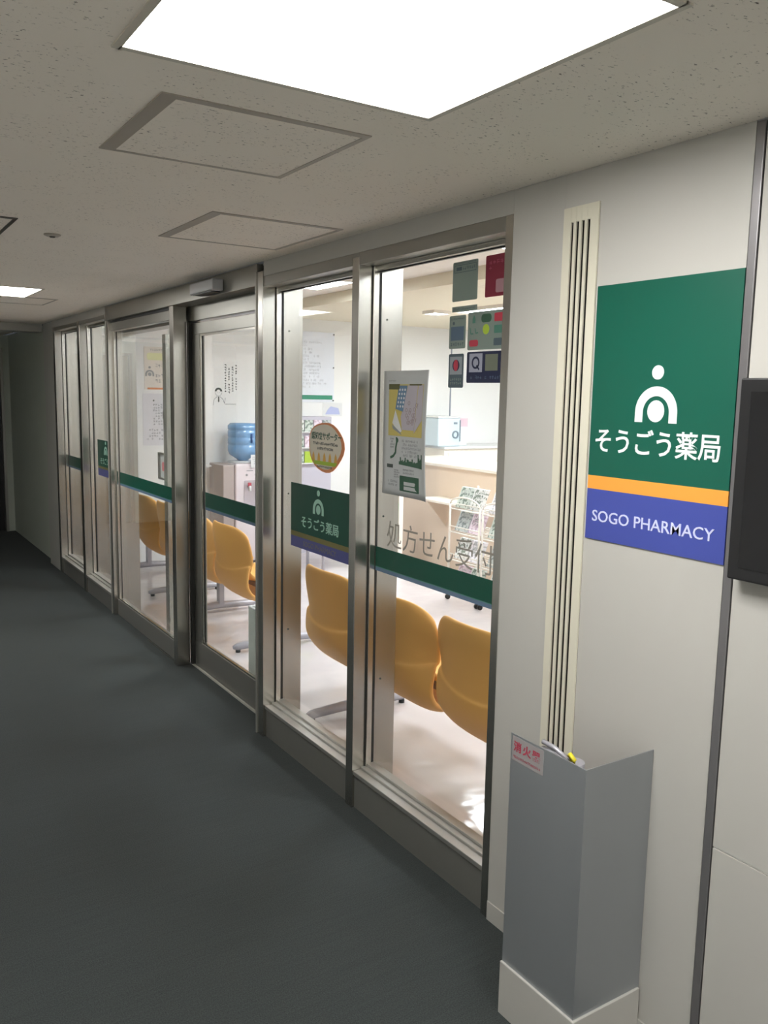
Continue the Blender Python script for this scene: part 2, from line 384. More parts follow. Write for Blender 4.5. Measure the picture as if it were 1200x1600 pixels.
struct('baseboard_right', MB().box(X0-0.004, X0, 1.822, 2.040, 0, 0.066).box(X0-0.004, X0, 1.236, 1.69, 0, 0.066), white_wall, 'low white skirting along the white wall panels', 'baseboard')
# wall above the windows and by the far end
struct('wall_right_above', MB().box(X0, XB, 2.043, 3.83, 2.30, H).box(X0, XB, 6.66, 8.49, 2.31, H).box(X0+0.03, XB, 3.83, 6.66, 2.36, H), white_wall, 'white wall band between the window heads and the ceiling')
struct('trim_3', BX(X0, XB, 8.49, 8.93, 0, H), white_wall, 'white jamb at the corridor corner just past the last window', 'trim', bevel=0.004)
struct('wall_right_far', BX(X0+0.05, XB, 8.93, 11.3, 0, H), end_wall, 'grey-green wall, shade mixed into its colour, running into the dark end of the corridor')
struct('wall_far', MB().box(-0.95, 0.35, 11.2, 11.3, 0, H).box(1.74, XB, 11.2, 11.3, 0, H).box(0.35, 1.74, 11.2, 11.3, 2.22, H), end_wall, 'grey wall, shade mixed into its colour, at the dark far end of the corridor')
d = tag(empty('door_2', (1.05, 11.2, 0)), 'doorway with its darkness painted black at the dark far end of the corridor', 'door', kind='structure')
BX(0.38, 1.71, 11.26, 11.30, 0.005, 2.19).build('dark_opening_sheet', black_pl, d); MB().box(0.35, 0.38, 11.17, 11.30, 0, 2.22).box(1.71, 1.74, 11.17, 11.30, 0, 2.22).box(0.38, 1.71, 11.17, 11.30, 2.19, 2.22).build('door_frame', steel_dark, d)  # black sheet stands in for the unlit space beyond the opening
struct('ceiling_beam', BX(-0.95, X0, 8.95, 9.25, 2.295, H), white_wall, 'shallow white ceiling beam crossing the corridor at its far end', 'beam', bevel=0.003)

# ------------------------------------------------------------------ the setting: pharmacy room
struct('wall_pharmacy_far', BX(XB, X_R, YE, YE+0.1, 0, 2.75), white_in, 'white end wall of the pharmacy with the notices on it')
struct('wall_pharmacy_right', BX(X_R, X_R+0.1, -1.2, YE+0.1, 0, 2.75), white_in, 'white wall behind the dispensary')
struct('wall_pharmacy_near', BX(X0+WT, X_R, -1.3, -1.2, 0, 2.75), white_in, 'white near end wall of the pharmacy')
struct('wall_pharmacy_front', MB().box(X0+WT, XB, -1.2, 2.043, 0, 2.75).box(XB, XB+0.03, 2.043, YE, 2.30, 2.75), white_in, 'inner face of the pharmacy front wall')
struct('ceiling_pharmacy', MB().box(XB, 3.9, -1.2, YE, HW, HW+0.08), ceil_in, 'pale ceiling of the waiting area', 'ceiling')
struct('ceiling_dispensary', MB().box(3.85, X_R, -1.2, YE, HD, HD+0.03).box(3.85, 3.87, -1.2, YE, HD+0.03, HW), cream_in, 'lower cream ceiling and bulkhead over the counter', 'ceiling')

# ------------------------------------------------------------------ glazing
def bay(n, y0, y1, zb, zt, label):
    """one window bay: y0 (near) .. y1 (far) is the clear opening between the posts"""
    w_ = tag(empty('window_%d' % n, (XG, (y0+y1)/2, 0)), label, 'window', kind='structure')
    f = MB()
    f.box(X0+0.028, XB-0.02, y0, y1, zt-0.012, zt+0.02)                 # head, recessed step
    f.box(XG-0.028, XG-0.007, y0+0.012, y1-0.012, zt-0.030, zt-0.012)   # head stop
    f.build('window_head', steel_h, w_, bevel=0.0015)
    g = MB(); g.box(XG-0.034, XG-0.009, y1-0.013, y1, zb+0.01, zt-0.012); g.box(XG-0.034, XG-0.009, y0, y0+0.013, zb+0.01, zt-0.012)
    g.build('glazing_stop', steel_bright, w_, bevel=0.0015)
    k = MB(); k.box(XG-0.007, XG+0.004, y0+0.001, y0+0.007, zb+0.01, zt-0.012); k.box(XG-0.009, XG+0.006, y1-0.008, y1-0.001, zb+0.01, zt-0.012); k.box(XG-0.007, XG+0.004, y0, y1, zt-0.034, zt-0.012)
    k.box(XG-0.037, XG-0.034, y1-0.004, y1-0.0005, zb+0.01, zt-0.012)
    k.build('gasket', gasket, w_)
    BX(XG-0.003, XG+0.003, y0+0.006, y1-0.006, zb+0.02, zt-0.02).build('glass_pane', glass, w_)
    s = MB(); s.box(X0+0.006, XG+0.012, y0, y1, zb-0.018, zb); s.box(X0+0.045, XG+0.012, y0, y1, zb, zb+0.010); s.box(XG-0.028, XG+0.012, y0, y1, zb+0.010, zb+0.022)
    s.build('window_sill', steel_sill, w_, bevel=0.002)
    BX(X0+0.014, XG+0.012, y0, y1, 0.0, zb-0.018).build('kick_plate', steel_kick, w_)
    return w_
w1 = bay(1, 2.079, 2.947, 0.165, 2.265, 'large near window bay with payment stickers and hanging poster')
w2 = bay(2, 3.000, 3.830, 0.165, 2.265, 'window bay with green logo panel beside the sliding door')
w3 = bay(3, 6.700, 7.480, 0.150, 2.29, 'window bay just beyond the door with small green logo panel')
w4 = bay(4, 7.560, 8.420, 0.150, 2.29, 'farthest window bay at the end of the glass wall')
def post(parent, y0, y1, z1, x0=X0, x1=XB, name='window_post'): return BX(x0, x1, y0, y1, 0.0, z1).build(name, steel, parent, bevel=0.0025)
post(w1, 2.043, 2.079, 2.30); post(w1, 2.947, 3.000, 2.285)
BX(X0, X0+0.03, 2.079, 2.947, 2.253, 2.30).build('head_rail', steel_dark, w1, bevel=0.002)
BX(X0, X0+0.03, 3.0, 3.83, 2.253, 2.30).build('head_rail', steel_dark, w2, bevel=0.002)
BX(X0, X0+0.03, 2.947, 3.0, 2.285, 2.30).build('head_rail', steel_dark, w1)
post(w3, 7.480, 7.560, 2.31); post(w4, 8.420, 8.490, 2.31)
BX(X0, X0+0.03, 6.66, 7.480, 2.278, 2.31).build('head_rail', steel_dark, w3, bevel=0.002)
BX(X0, X0+0.03, 7.56, 8.42, 2.278, 2.31).build('head_rail', steel_dark, w4, bevel=0.002)

# door unit: posts, header, fixed side light, sliding leaf
d1 = tag(empty('door_1', (X0+0.1, 5.2, 0)), 'stainless automatic sliding door with glass leaf and fixed side light', 'door', kind='structure')
post(d1, 3.83, 3.905, 2.325, X0-0.006, XB, 'door_post')
BX(X0-0.012, X0-0.006, 3.896, 3.905, 0.0, 2.325).build('post_edge_glint', steel_sill, d1)  # pale strip added for the bright reflection along the post corner
BX(X0-0.005, X0, 6.652, 6.660, 0.0, 2.31).build('post_edge_glint', steel_sill, d1)  # same added highlight line on the far door post
post(d1, 6.60, 6.66, 2.31, X0, XB, 'door_post')
post(d1, 5.135, 5.205, 2.262, X0, 1.850, 'door_post')
BX(X0-0.002, X0+0.11, 3.905, 6.66, 2.262, 2.366).build('door_header', steel_dark, d1, bevel=0.002)
BX(1.868, XB, 3.905, 6.60, 2.172, 2.30).build('door_transom', steel_dark, d1, bevel=0.002)
# sliding leaf
YL0, YL1 = 3.93, 5.10
BX(1.872, 1.910, YL0, YL1, 2.090, 2.158).build('leaf_top_rail', steel_dark, d1, bevel=0.002)
BX(1.872, 1.910, YL0, YL1, 0.012, 0.175).build('leaf_bottom_rail', steel_kick, d1, bevel=0.002)
BX(1.872, 1.910, 4.985, YL1, 0.175, 2.090).build('leaf_stile', steel_dark, d1, bevel=0.002)
BX(1.872, 1.910, YL0, 4.02, 0.175, 2.090).build('leaf_stile', steel, d1, bevel=0.002)
MB().box(1.876, 1.886, 4.962, 4.985, 0.186, 2.08).box(1.876, 1.886, 4.02, 4.985, 0.175, 0.187).box(1.876, 1.886, 4.02, 4.985, 2.078, 2.09).build('leaf_bead', steel_bright, d1)
MB().box(1.884, 1.889, 4.950, 4.962, 0.187, 2.078).box(1.850, 1.925, 5.1005, 5.1345, 0.012, 2.171).build('door_gasket', gasket, d1)
BX(1.889, 1.895, 4.02, 4.985, 0.18, 2.085).build('leaf_glass', glass, d1)
BX(1.868, 1.96, 3.905, 5.135, 0.0, 0.009).build('threshold', steel_kick, d1)
MB().box(1.858, 1.868, 3.905, 5.135, 0.0, 0.012).build('threshold_edge', mat('pale_threshold_strip', srgb(190, 188, 178), 0.4), d1)
MB().box(1.777, 1.783, 5.205, 5.80, 0.0, 0.006).build('threshold_edge', steel_bright, d1)
ms = MB(); ms.tube([(1.884, 4.055, 1.20), (1.868, 4.055, 1.20)], 0.045, 20); ms.build('touch_plate', steel_dark, d1, bevel=0.002)
# side light
BX(1.795, 1.840, 5.205, 6.60, 2.185, 2.262).build('side_light_top_rail', steel_dark, d1, bevel=0.002)
BX(1.795, 1.840, 5.205, 6.60, 0.0, 0.125).build('side_light_bottom_rail', steel_kick, d1, bevel=0.002)
MB().box(1.800, 1.812, 6.565, 6.60, 0.135, 2.185).box(1.800, 1.812, 5.205, 6.60, 0.125, 0.137).build('side_light_bead', steel_bright, d1)
MB().box(1.814, 1.819, 6.548, 6.560, 0.137, 2.18).box(1.789, 1.795, 5.205, 6.6, 2.245, 2.262).build('side_light_gasket', gasket, d1)
BX(1.818, 1.824, 5.205, 6.565, 0.13, 2.19).build('side_light_glass', glass, d1)
# second leaf parked behind the side light
BX(1.872, 1.910, 5.60, 5.67, 0.05, 2.12).build('inner_leaf_stile', steel_bright, d1, bevel=0.002)
BX(1.889, 1.895, 5.135, 5.60, 0.10, 2.15).build('inner_leaf_glass', glass, d1)
def screw(par, x, y, z):
    MB().tube([(x, y, z), (x, y-0.002, z)], 0.004, 10).build('screw', ink, par)
for z in (0.55, 1.25, 2.05): screw(w1, 1.90, 2.9469, z); screw(w2, 1.90, 3.8299, z)

# white notch of film bands on the glass
def stripe(y0, y1, x, label, z0=1.048, z1=1.130):
    t = thing('window_film_band', (x, (y0+y1)/2, z0-0.02), label, 'window film')
    P = PX(x, y1, 0)
    rect(MB(), P, 0, z0, y1-y0, z1, 0.0, 0.0006).build('green_band', film_green, t)
    rect(MB(), P, 0, z0-0.019, y1-y0, z0-0.003, 0.0, 0.0006).build('blue_band', film_blue, t)
    rect(MB(), P, 0, z0-0.003, y1-y0, z0, 0.0, 0.0006).build('edge_line', film_teal, t)
    return t
stripe(2.087, 2.935, XG-0.0035, 'dark green film band across the near window under the grey Japanese lettering')
stripe(4.025, 4.945, 1.8885, 'dark green film band across the sliding door glass', 1.050, 1.140)
stripe(5.21, 6.545, 1.8175, 'dark green film band across the fixed glass left of the sliding door', 1.045, 1.128)
stripe(7.57, 8.405, XG-0.0035, 'short green film band on the farthest window bay', 1.035, 1.128)

# ------------------------------------------------------------------ green sign on the wall
P = PX(X0, 1.682, 0)
sg = thing('pharmacy_sign', (X0, 1.459, 1.364), 'large green wall sign with orange and blue bands and white lettering', 'sign')
SW = 0.447
rect(MB(), P, 0, 1.541, SW, 2.052, 0, 0.004).build('sign_panel', sign_green, sg)
rect(MB(), P, 0, 1.504, SW, 1.541, 0, 0.004).build('orange_band', sign_orange, sg)
rect(MB(), P, 0, 1.364, SW, 1.504, 0, 0.004).build('blue_band', sign_blue, sg)
emblem(MB(), P, 0.2205, 1.693, 0.066, 0.004, 0.0055).build('emblem', sign_white, sg)
text_shape(MB(), P, 'そうごう薬局', 0.022, 0.417, 1.606, 1.674, 0.004, 0.0055, bold=0.012).build('lettering', sign_white, sg)
text_shape(MB(), P, 'SOGO PHARMACY', 0.024, 0.417, 1.415, 1.446, 0.004, 0.0055, bold=0.004).build('lettering', lav_white, sg)

# ------------------------------------------------------------------ slotted vent
v = thing('slot_vent', (X0, 1.756, 0.10), 'tall narrow ivory vent with four dark vertical slots left of the green sign', 'vent')
vm = MB(); YV0, YV1 = 1.690, 1.822
slots = [1.702+0.0, ]
ycur = YV1
sl = [(1.783, 1.793), (1.762, 1.773), (1.741, 1.752), (1.720, 1.731)]
edges = [YV1] + [e for a, b in sl for e in (b, a)] + [YV0]
for i in range(0, len(edges), 2):
    vm.box(X0-0.006, X0-0.001, edges[i+1], edges[i], 0.10, 2.275)
vm.box(X0-0.0055, X0-0.001, YV0+0.001, YV1-0.001, 2.235, 2.276).box(X0-0.0055, X0-0.001, YV0+0.001, YV1-0.001, 0.10, 0.14)
vm.build('vent_frame', vent_m, v)
BX(X0+0.012, X0+0.03, YV0, YV1, 0.10, 2.275).build('vent_back', dark_slot, v)
struct('wall_right_vent', MB().box(X0, X0+WT, YV0, YV1, 2.276, H).box(X0, X0+WT, YV0, YV1, 0, 0.10).box(X0+0.055, X0+WT, YV0, YV1, 0.10, 2.276), white_wall, 'white wall panel above and below the slotted vent')

# ------------------------------------------------------------------ black screen
tv = thing('wall_screen', (X0, 0.82, 1.34), 'black wall-mounted screen cut off at the right edge', 'screen')
BX(X0-0.045, X0-0.004, 0.46, 1.196, 1.345, 1.803).build('screen_case', black_pl, tv, bevel=0.004)
BX(X0-0.0475, X0-0.045, 0.49, 1.166, 1.375, 1.773).build('display', screen_m, tv)
BX(X0-0.004, X0, 0.7, 0.95, 1.5, 1.65).build('wall_bracket', black_pl, tv)

# ------------------------------------------------------------------ fire extinguisher guard
gx, gy0, gy1 = 1.515, 1.402, 1.680
g = thing('extinguisher_guard', ((gx+X0)/2, (gy0+gy1)/2, 0), 'L-shaped stainless steel extinguisher guard on a white plinth', 'extinguisher guard')
gm = MB()
out = [(gx, gy1), (gx, gy0), (X0-0.001, gy0)]; inn = [(gx+0.003, gy1), (gx+0.003, gy0+0.003), (X0-0.001, gy0+0.003)]
ring_ = out+inn[::-1]
gm.loft([(x, y, 0.15) for x, y in ring_], [(x, y, 0.84) for x, y in ring_]); gm.build('steel_sheet', guard_m, g)
ring2 = [(gx-0.007, gy1+0.002), (gx-0.007, gy0-0.007), (X0-0.004, gy0-0.007), (X0-0.004, gy0+0.008), (gx+0.012, gy0+0.008), (gx+0.012, gy1+0.002)]
pb = MB(); pb.loft([(x, y, 0.0) for x, y in ring2], [(x, y, 0.160) for x, y in ring2]); pb.build('plinth', white_wall, g, bevel=0.002)
P = PX(gx, gy1, 0)
rect(MB(), P, 0.006, 0.765, 0.128, 0.834, 0, 0.0006).build('label_film', guard_label, g)
text_shape(MB(), P, '消火器', 0.012, 0.118, 0.793, 0.823, 0.0006, 0.0010, bold=0.03, spacing=1.25).build('label_lettering', guard_print, g)
scribble(MB(), P, 0.012, 0.772, 0.118, 0.783, 1, 17, 0.95, 0.0006, 0.0010, seed=3, vertical=True).build('label_small_print', guard_print, g)
ex = thing('fire_extinguisher', (1.635, 1.56, 0.005), 'fire extinguisher mostly hidden inside the steel guard, yellow pin showing', 'fire extinguisher')
MB().lathe(1.635, 1.56, [(0.075, 0.006), (0.082, 0.03), (0.082, 0.56), (0.065, 0.63), (0.03, 0.67), (0.022, 0.70)]).build('cylinder', ext_red, ex)
MB().lathe(1.635, 1.56, [(0.022, 0.70), (0.022, 0.745), (0.03, 0.75), (0.03, 0.775)], 16).build('valve', leg_m, ex)
MB().tube([(1.62, 1.55, 0.770), (1.615, 1.60, 0.785), (1.61, 1.655, 0.782)], 0.009, 8).build('handle', leg_m, ex)
MB().tube([(1.62, 1.55, 0.775), (1.612, 1.61, 0.800), (1.605, 1.65, 0.806)], 0.007, 8).build('squeeze_lever', leg_m, ex)
MB().tube([(1.61, 1.535, 0.78), (1.605, 1.528, 0.797), (1.605, 1.545, 0.808), (1.612, 1.556, 0.800), (1.62, 1.55, 0.785)], 0.006, 8).build('safety_pin', yellow_tag, ex)
MB().tube([(1.63, 1.53, 0.76), (1.60, 1.49, 0.72), (1.585, 1.475, 0.60), (1.585, 1.475, 0.25)], 0.010, 8).build('hose', black_pl, ex)

# ------------------------------------------------------------------ corridor ceiling fittings
LAB = ['bright square recessed ceiling light at the top of the picture', 'small bright recessed ceiling light far down the corridor at the left edge',
       'added recessed fill light just behind the viewer, out of the picture', 'added recessed fill light farther behind the viewer, out of the picture']
for L, lb in zip(LIGHTS, LAB):
    x0, x1, y0, y1 = L
    t = thing('ceiling_light', ((x0+x1)/2, (y0+y1)/2, H), lb, 'ceiling light', 'recessed corridor ceiling lights')
    fm = MB(); e = 0.018
    for a in ((x0-0.012, x0+0.004, y0-0.012, y1+0.012), (x1-0.004, x1+0.012, y0-0.012, y1+0.012), (x0, x1, y0-0.012, y0+0.004), (x0, x1, y1-0.004, y1+0.012)):
        fm.box(a[0], a[1], a[2], a[3], H-0.004, H+0.055)
    fm.build('light_frame', light_frame_m, t)
    BX(x0+0.004, x1-0.004, y0+0.004, y1-0.004, H+0.004, H+0.02).build('diffuser', lamp_c, t)
def hatch(x0, x1, y0, y1, lb, dark=False, t_=0.016):
    t = thing('access_hatch', ((x0+x1)/2, (y0+y1)/2, H-0.003), lb, 'ceiling hatch', 'ceiling access hatches')
    fm = MB()
    fm.box(x0-t_*2.4, x0, y0-t_*1.4, y1+t_*0.8, H-0.003, H).box(x1, x1+t_*0.9, y0-t_*1.4, y1+t_*0.8, H-0.003, H).box(x0, x1, y0-t_*1.4, y0, H-0.003, H).box(x0, x1, y1, y1+t_*0.8, H-0.003, H)
    fm.build('hatch_frame', hatch_dark if dark else hatch_frame, t)
    BX(x0, x1, y0, y1, H-0.0015, H).build('hatch_panel', ceil_m, t)
hatch(0.655, 1.12, 1.865, 2.335, 'square ceiling hatch nearest the big ceiling light')
hatch(1.185, 1.655, 2.93, 3.485, 'ceiling hatch above the window bay beside the sliding door')
hatch(0.10, 0.60, 3.50, 3.90, 'dark-framed ceiling hatch cut off at the left edge', True)
hatch(1.02, 1.36, 6.42, 6.90, 'faint ceiling hatch beyond the far ceiling light')
sd = thing('ceiling_sensor', (0.79, 3.747, H), 'tiny round sensor on the corridor ceiling', 'sensor')
MB().lathe(0.79, 3.747, [(0.033, H-0.0005), (0.033, H-0.004), (0.022, H-0.009)]).build('sensor_body', hatch_frame, sd); MB().lathe(0.79, 3.747, [(0.012, H-0.009), (0.009, H-0.013)]).build('lens', hatch_dark, sd)

ds = thing('door_sensor', (1.735, 4.50, 2.272), 'silver motion sensor box on the sliding door header', 'sensor')
BX(1.700, X0-0.002, 4.325, 4.665, 2.276, 2.336).build('sensor_case', sensor_m, ds, bevel=0.006)
BX(1.706, 1.757, 4.36, 4.63, 2.271, 2.277).build('sensor_lens', black_pl, ds)

# ------------------------------------------------------------------ window graphics
P = PX(XG-0.0032, 3.717, 0)
fl = thing('window_logo_panel', (XG, 3.42, 1.008), 'green window panel with pale logo above a blue strip, beside the sliding door', 'window sticker')
DW = 0.60
rect(MB(), P, 0, 1.087, DW, 1.322, 0, 0.0006).build('green_film', film_green, fl)
rect(MB(), P, 0, 1.063, DW, 1.087, 0, 0.0006).build('gold_band', film_gold, fl)
rect(MB(), P, 0, 1.010, DW, 1.063, 0, 0.0006).build('blue_film', film_violet, fl)
emblem(MB(), P, 0.280, 1.195, 0.052, 0.0006, 0.0012).build('emblem', mint, fl)
text_shape(MB(), P, 'そうごう薬局', 0.110, 0.470, 1.117, 1.172, 0.0006, 0.0012, bold=0.012).build('lettering', mint, fl)
text_shape(MB(), P, 'SOGO PHARMACY', 0.130, 0.450, 1.025, 1.050, 0.0006, 0.0012).build('lettering', etched, fl)
P = PX(XG-0.0032, 7.345, 0)
fl = thing('window_logo_panel', (XG, 7.1, 1.03), 'green window panel partly hidden by the door post, with pale logo on the bay beyond the door', 'window sticker')
rect(MB(), P, 0, 1.115, 0.5, 1.335, 0, 0.0006).build('green_film', film_green, fl)
rect(MB(), P, 0, 1.095, 0.5, 1.115, 0, 0.0006).build('gold_band', film_gold, fl)
rect(MB(), P, 0, 1.035, 0.5, 1.095, 0, 0.0006).build('blue_film', film_violet, fl)
emblem(MB(), P, 0.25, 1.215, 0.052, 0.0006, 0.0012).build('emblem', mint, fl)
text_shape(MB(), P, 'そうごう薬局', 0.08, 0.44, 1.135, 1.188, 0.0006, 0.0012, bold=0.012).build('lettering', mint, fl)

P = PX(XG-0.0032, 2.852, 0)
wl = tag(text_shape(MB(), P, '処方せん受付', 0, 0.668, 1.143, 1.250, 0, 0.0008, bold=-0.004, spacing=1.0).build('window_lettering', etched), 'large grey Japanese lettering on the near window just above the green band', 'window lettering')

# round supporter sticker
P = PX(XG-0.0034, 3.372, 1.512)
rs = thing('round_sticker', (XG, 3.372, 1.40), 'round sticker with orange rim and green Japanese heading on the window', 'sticker')
outl = []
for k in range(28):
    t = 2*PI*k/28; rr = 1+0.035*math.sin(3*t+0.6)+0.02*math.cos(5*t)
    outl.append((0.165*rr*math.cos(t), 0.113*rr*math.sin(t)))
poly(MB(), P, outl, 0, 0.0008).build('rim', orange_p, rs)
poly(MB(), P, [(a*0.90-0.010, b*0.90+0.002) for a, b in outl], 0.0008, 0.0012).build('sticker_face', mat('cream_print', srgb(226, 218, 200), 0.6), rs)
text_shape(MB(), P, '認知症サポーター', -0.135, 0.142, 0.030, 0.066, 0.0012, 0.0016, bold=0.02).build('heading', grn_ink, rs)
mm = MB(); scribble(mm, P, -0.12, 0.004, 0.11, 0.022, 1, 18, 1, 0.0012, 0.0016, True, 5, 0.2); scribble(mm, P, -0.08, -0.018, 0.07, 0.0, 1, 12, 1, 0.0012, 0.0016, True, 6, 0.2); mm.build('small_print', ink, rs)
for k in range(5):
    a = -0.115+k*0.052; poly(MB(), P, [(a-0.014, -0.066), (a+0.014, -0.066), (a+0.009, -0.04), (a, -0.025), (a-0.009, -0.04)], 0.0012, 0.0016).build('amber_figure', amber_p, rs)
poly(MB(), P, [(-0.12, -0.066), (0.105, -0.066), (0.09, -0.083), (-0.105, -0.083)], 0.0012, 0.0016).build('lime_ground', lime, rs)
scribble(MB(), P, -0.08, -0.098, 0.06, -0.086, 1, 12, 1, 0.0012, 0.0016, True, 9, 0.2).build('foot_print', grn_ink, rs)

# hanging poster in the near window
PO = thing('window_poster', (XG-0.01, 2.72, 1.355), 'curling white poster with a photo on top taped to the near window', 'poster')
YPL, WP = 2.889, 0.330
def Pc(a, b, c=0.0):
    """curled sheet: the right edge lifts off the glass and flares"""
    u = a/WP; h = (b-1.36)/0.48
    lift = 0.004+0.020*max(0, u-0.72)**2*12 + 0.006*math.sin(h*PI)*u
    return (XG-0.003-lift-c, YPL-a*(1-0.015*math.sin(h*PI)), b)
sm_ = MB(); NU, NV = 14, 16
gv = []
for i in range(NU+1):
    for j in range(NV+1): gv.append(Pc(WP*i/NU, 1.357+0.487*j/NV))
gf = [(i*(NV+1)+j, (i+1)*(NV+1)+j, (i+1)*(NV+1)+j+1, i*(NV+1)+j+1) for i in range(NU) for j in range(NV)]
sm_.add(gv, gf, True); sm_.build('sheet', paper_g, PO, solid=0.0006)
def Pp(a, b, c=0.0): return Pc(a, 1.357+b, c)
def grid_rect(mb, P_, a0, b0, a1, b1, c=0.0012, n=6):
    for i in range(n): rect(mb, P_, a0+(a1-a0)*i/n, b0, a0+(a1-a0)*(i+1)/n, b1, 0.0006, c)
    return mb
grid_rect(MB(), Pp, 0.040, 0.235, 0.285, 0.435, n=8).build('photo_ground', yellow_p, PO)
poly(MB(), Pp, [(0.11, 0.43), (0.17, 0.43), (0.145, 0.33), (0.09, 0.34)], 0.0013, 0.0018).build('photo_blue_patch', blue_p, PO)
mm = MB()
for i in range(5):
    for j in range(3): disc(mm, Pp, 0.107+j*0.018+i*0.003-0.0, 0.350+i*0.016, 0.005, 0.0018, 0.0022, 8)
mm.build('photo_white_dots', paper, PO)
mm = MB(); poly(mm, Pp, [(0.175, 0.432), (0.24, 0.432), (0.225, 0.26), (0.14, 0.26), (0.13, 0.31)], 0.0013, 0.0019); poly(mm, Pp, [(0.245, 0.432), (0.283, 0.432), (0.283, 0.30), (0.225, 0.25)], 0.0014, 0.0019); mm.build('photo_lilac_cloth', lilac_p, PO)
mm = MB(); poly(mm, Pp, [(0.09, 0.335), (0.14, 0.255), (0.12, 0.245), (0.07, 0.285)], 0.0013, 0.0019); mm.build('photo_white_sheet', paper, PO)
poly(MB(), Pp, [(0.068, 0.28), (0.13, 0.25), (0.14, 0.24), (0.075, 0.262)], 0.0020, 0.0024).build('photo_grey_strip', ink_l, PO)
mm = MB(); rg = random.Random(4)
for k in range(26):
    a = rg.uniform(0.165, 0.265); b = rg.uniform(0.28, 0.37); ring(mm, Pp, a, b, 0.006, 0.0085, 0.0019, 0.0023, n=8)
mm.build('photo_pattern', mat('mauve_ink', srgb(165, 150, 152), 0.6), PO)
mm = MB(); grid_rect(mm, Pp, 0.04, 0.415, 0.115, 0.436, 0.0024, 3); rect(mm, Pp, 0.185, 0.430, 0.27, 0.436, 0.0019, 0.0024); mm.build('photo_dark_heading', mat('olive_ink', srgb(98, 98, 62), 0.6), PO)
mm = MB(); band(mm, Pp, [(0.102, 0.228), (0.104, 0.210), (0.098, 0.19), (0.096, 0.170), (0.08, 0.155), (0.06, 0.148)], 0.010, 0.0008, 0.0014); disc(mm, Pp, 0.107, 0.218, 0.009, 0.0008, 0.0014); mm.build('map_print', grn_ink, PO)
mm = MB(); rg = random.Random(8)
for k in range(24):
    a = 0.122+k*0.0070; h_ = 0.006+0.022*abs(math.sin(k*0.9))*rg.random()+(0.014 if k > 18 else 0); rect(mm, Pp, a, 0.125-k*0.0003, a+0.0072, 0.131+h_, 0.0008, 0.0014)
mm.build('skyline_print', grn_ink, PO)
mm = MB(); rrect(mm, Pp, 0.128, 0.022, 0.262, 0.082, 0.003, 0.0008, 0.0014); mm.build('dark_box', grn_ink, PO)
mm = MB(); rect(mm, Pp, 0.158, 0.046, 0.254, 0.060, 0.0014, 0.0018); rect(mm, Pp, 0.158, 0.028, 0.254, 0.042, 0.0014, 0.0018); mm.build('box_slots', paper_g, PO)
mm = MB(); rect(mm, Pp, 0.035, 0.108, 0.078, 0.122, 0.0008, 0.0014); mm.build('grey_tab', ink, PO)
mm = MB(); scribble(mm, Pp, 0.14, 0.155, 0.28, 0.225, 5, 16, 0.8, 0.0008, 0.0014, seed=11); scribble(mm, Pp, 0.055, 0.185, 0.09, 0.228, 4, 5, 0.9, 0.0008, 0.0014, seed=12)
scribble(mm, Pp, 0.085, 0.070, 0.125, 0.105, 4, 6, 0.9, 0.0008, 0.0014, seed=13); scribble(mm, Pp, 0.15, 0.088, 0.27, 0.112, 2, 14, 0.9, 0.0008, 0.0014, seed=14); scribble(mm, Pp, 0.045, 0.035, 0.11, 0.062, 2, 9, 0.8, 0.0008, 0.0014, seed=15); scribble(mm, Pp, 0.035, 0.445, 0.085, 0.452, 1, 9, 1, 0.0008, 0.0014, True, 16); mm.build('small_print', ink_l, PO)

# stickers in the upper corner of the near window
def sticker(y1, y0, z0, z1, m_, label, r=0.006):
    t = thing('window_sticker', (XG, (y0+y1)/2, z0), label, 'sticker', 'stickers in the top corner of the near window')
    P_ = PX(XG-0.0033, y1, z0); rrect(MB(), P_, 0, 0, y1-y0, z1-z0, r, 0, 0.0006).build('sticker_face', m_, t)
    return t, P_, y1-y0, z1-z0
t, P_, W, Hh = sticker(2.461, 2.322, 2.078, 2.212, stk_grey, 'upper grey-green sticker with framed heading, above the thin grey strip')
mm = MB(); band(mm, P_, [(0.01, Hh-0.012), (W-0.01, Hh-0.012), (W-0.01, Hh-0.036), (0.01, Hh-0.036), (0.01, Hh-0.012)], 0.0018, 0.0006, 0.001); rect(mm, P_, 0.02, Hh-0.03, 0.05, Hh-0.018, 0.0006, 0.001); scribble(mm, P_, 0.055, Hh-0.032, W-0.015, Hh-0.016, 1, 7, 1, 0.0006, 0.001, True, 2)
scribble(mm, P_, 0.01, Hh-0.009, W-0.01, Hh-0.003, 1, 18, 1, 0.0006, 0.001, True, 3); mm.build('printed_heading', stk_dark, t)
t, P_, W, Hh = sticker(2.281, 2.096, 2.079, 2.214, stk_red, 'dark red sticker in the topmost corner against the window frame')
rrect(MB(), P_, 0.055, 0.012, 0.13, 0.055, 0.006, 0.0006, 0.001).build('pale_patch', mat('dusty_pink', srgb(170, 130, 138), 0.5), t)
mm = MB(); scribble(mm, P_, 0.015, 0.085, 0.15, 0.12, 2, 7, 0.7, 0.0006, 0.001, True, 4); mm.build('printed_heading', mat('rose_ink', srgb(170, 80, 100), 0.5), t)
t, P_, W, Hh = sticker(2.460, 2.320, 2.042, 2.0605, stk_grey, 'thin grey strip sticker under the upper grey-green sticker', 0.002)
scribble(MB(), P_, 0.01, 0.003, W-0.01, 0.015, 1, 16, 1, 0.0006, 0.001, True, 5).build('printed_marks', stk_dark, t)
t, P_, W, Hh = sticker(2.4725, 2.379, 1.916, 2.030, stk_grey, 'small sticker with slate blue square, left of the logo-covered sticker')
rect(MB(), P_, 0.010, 0.028, W-0.010, 0.076, 0.0006, 0.001).build('blue_square', stk_blue, t)
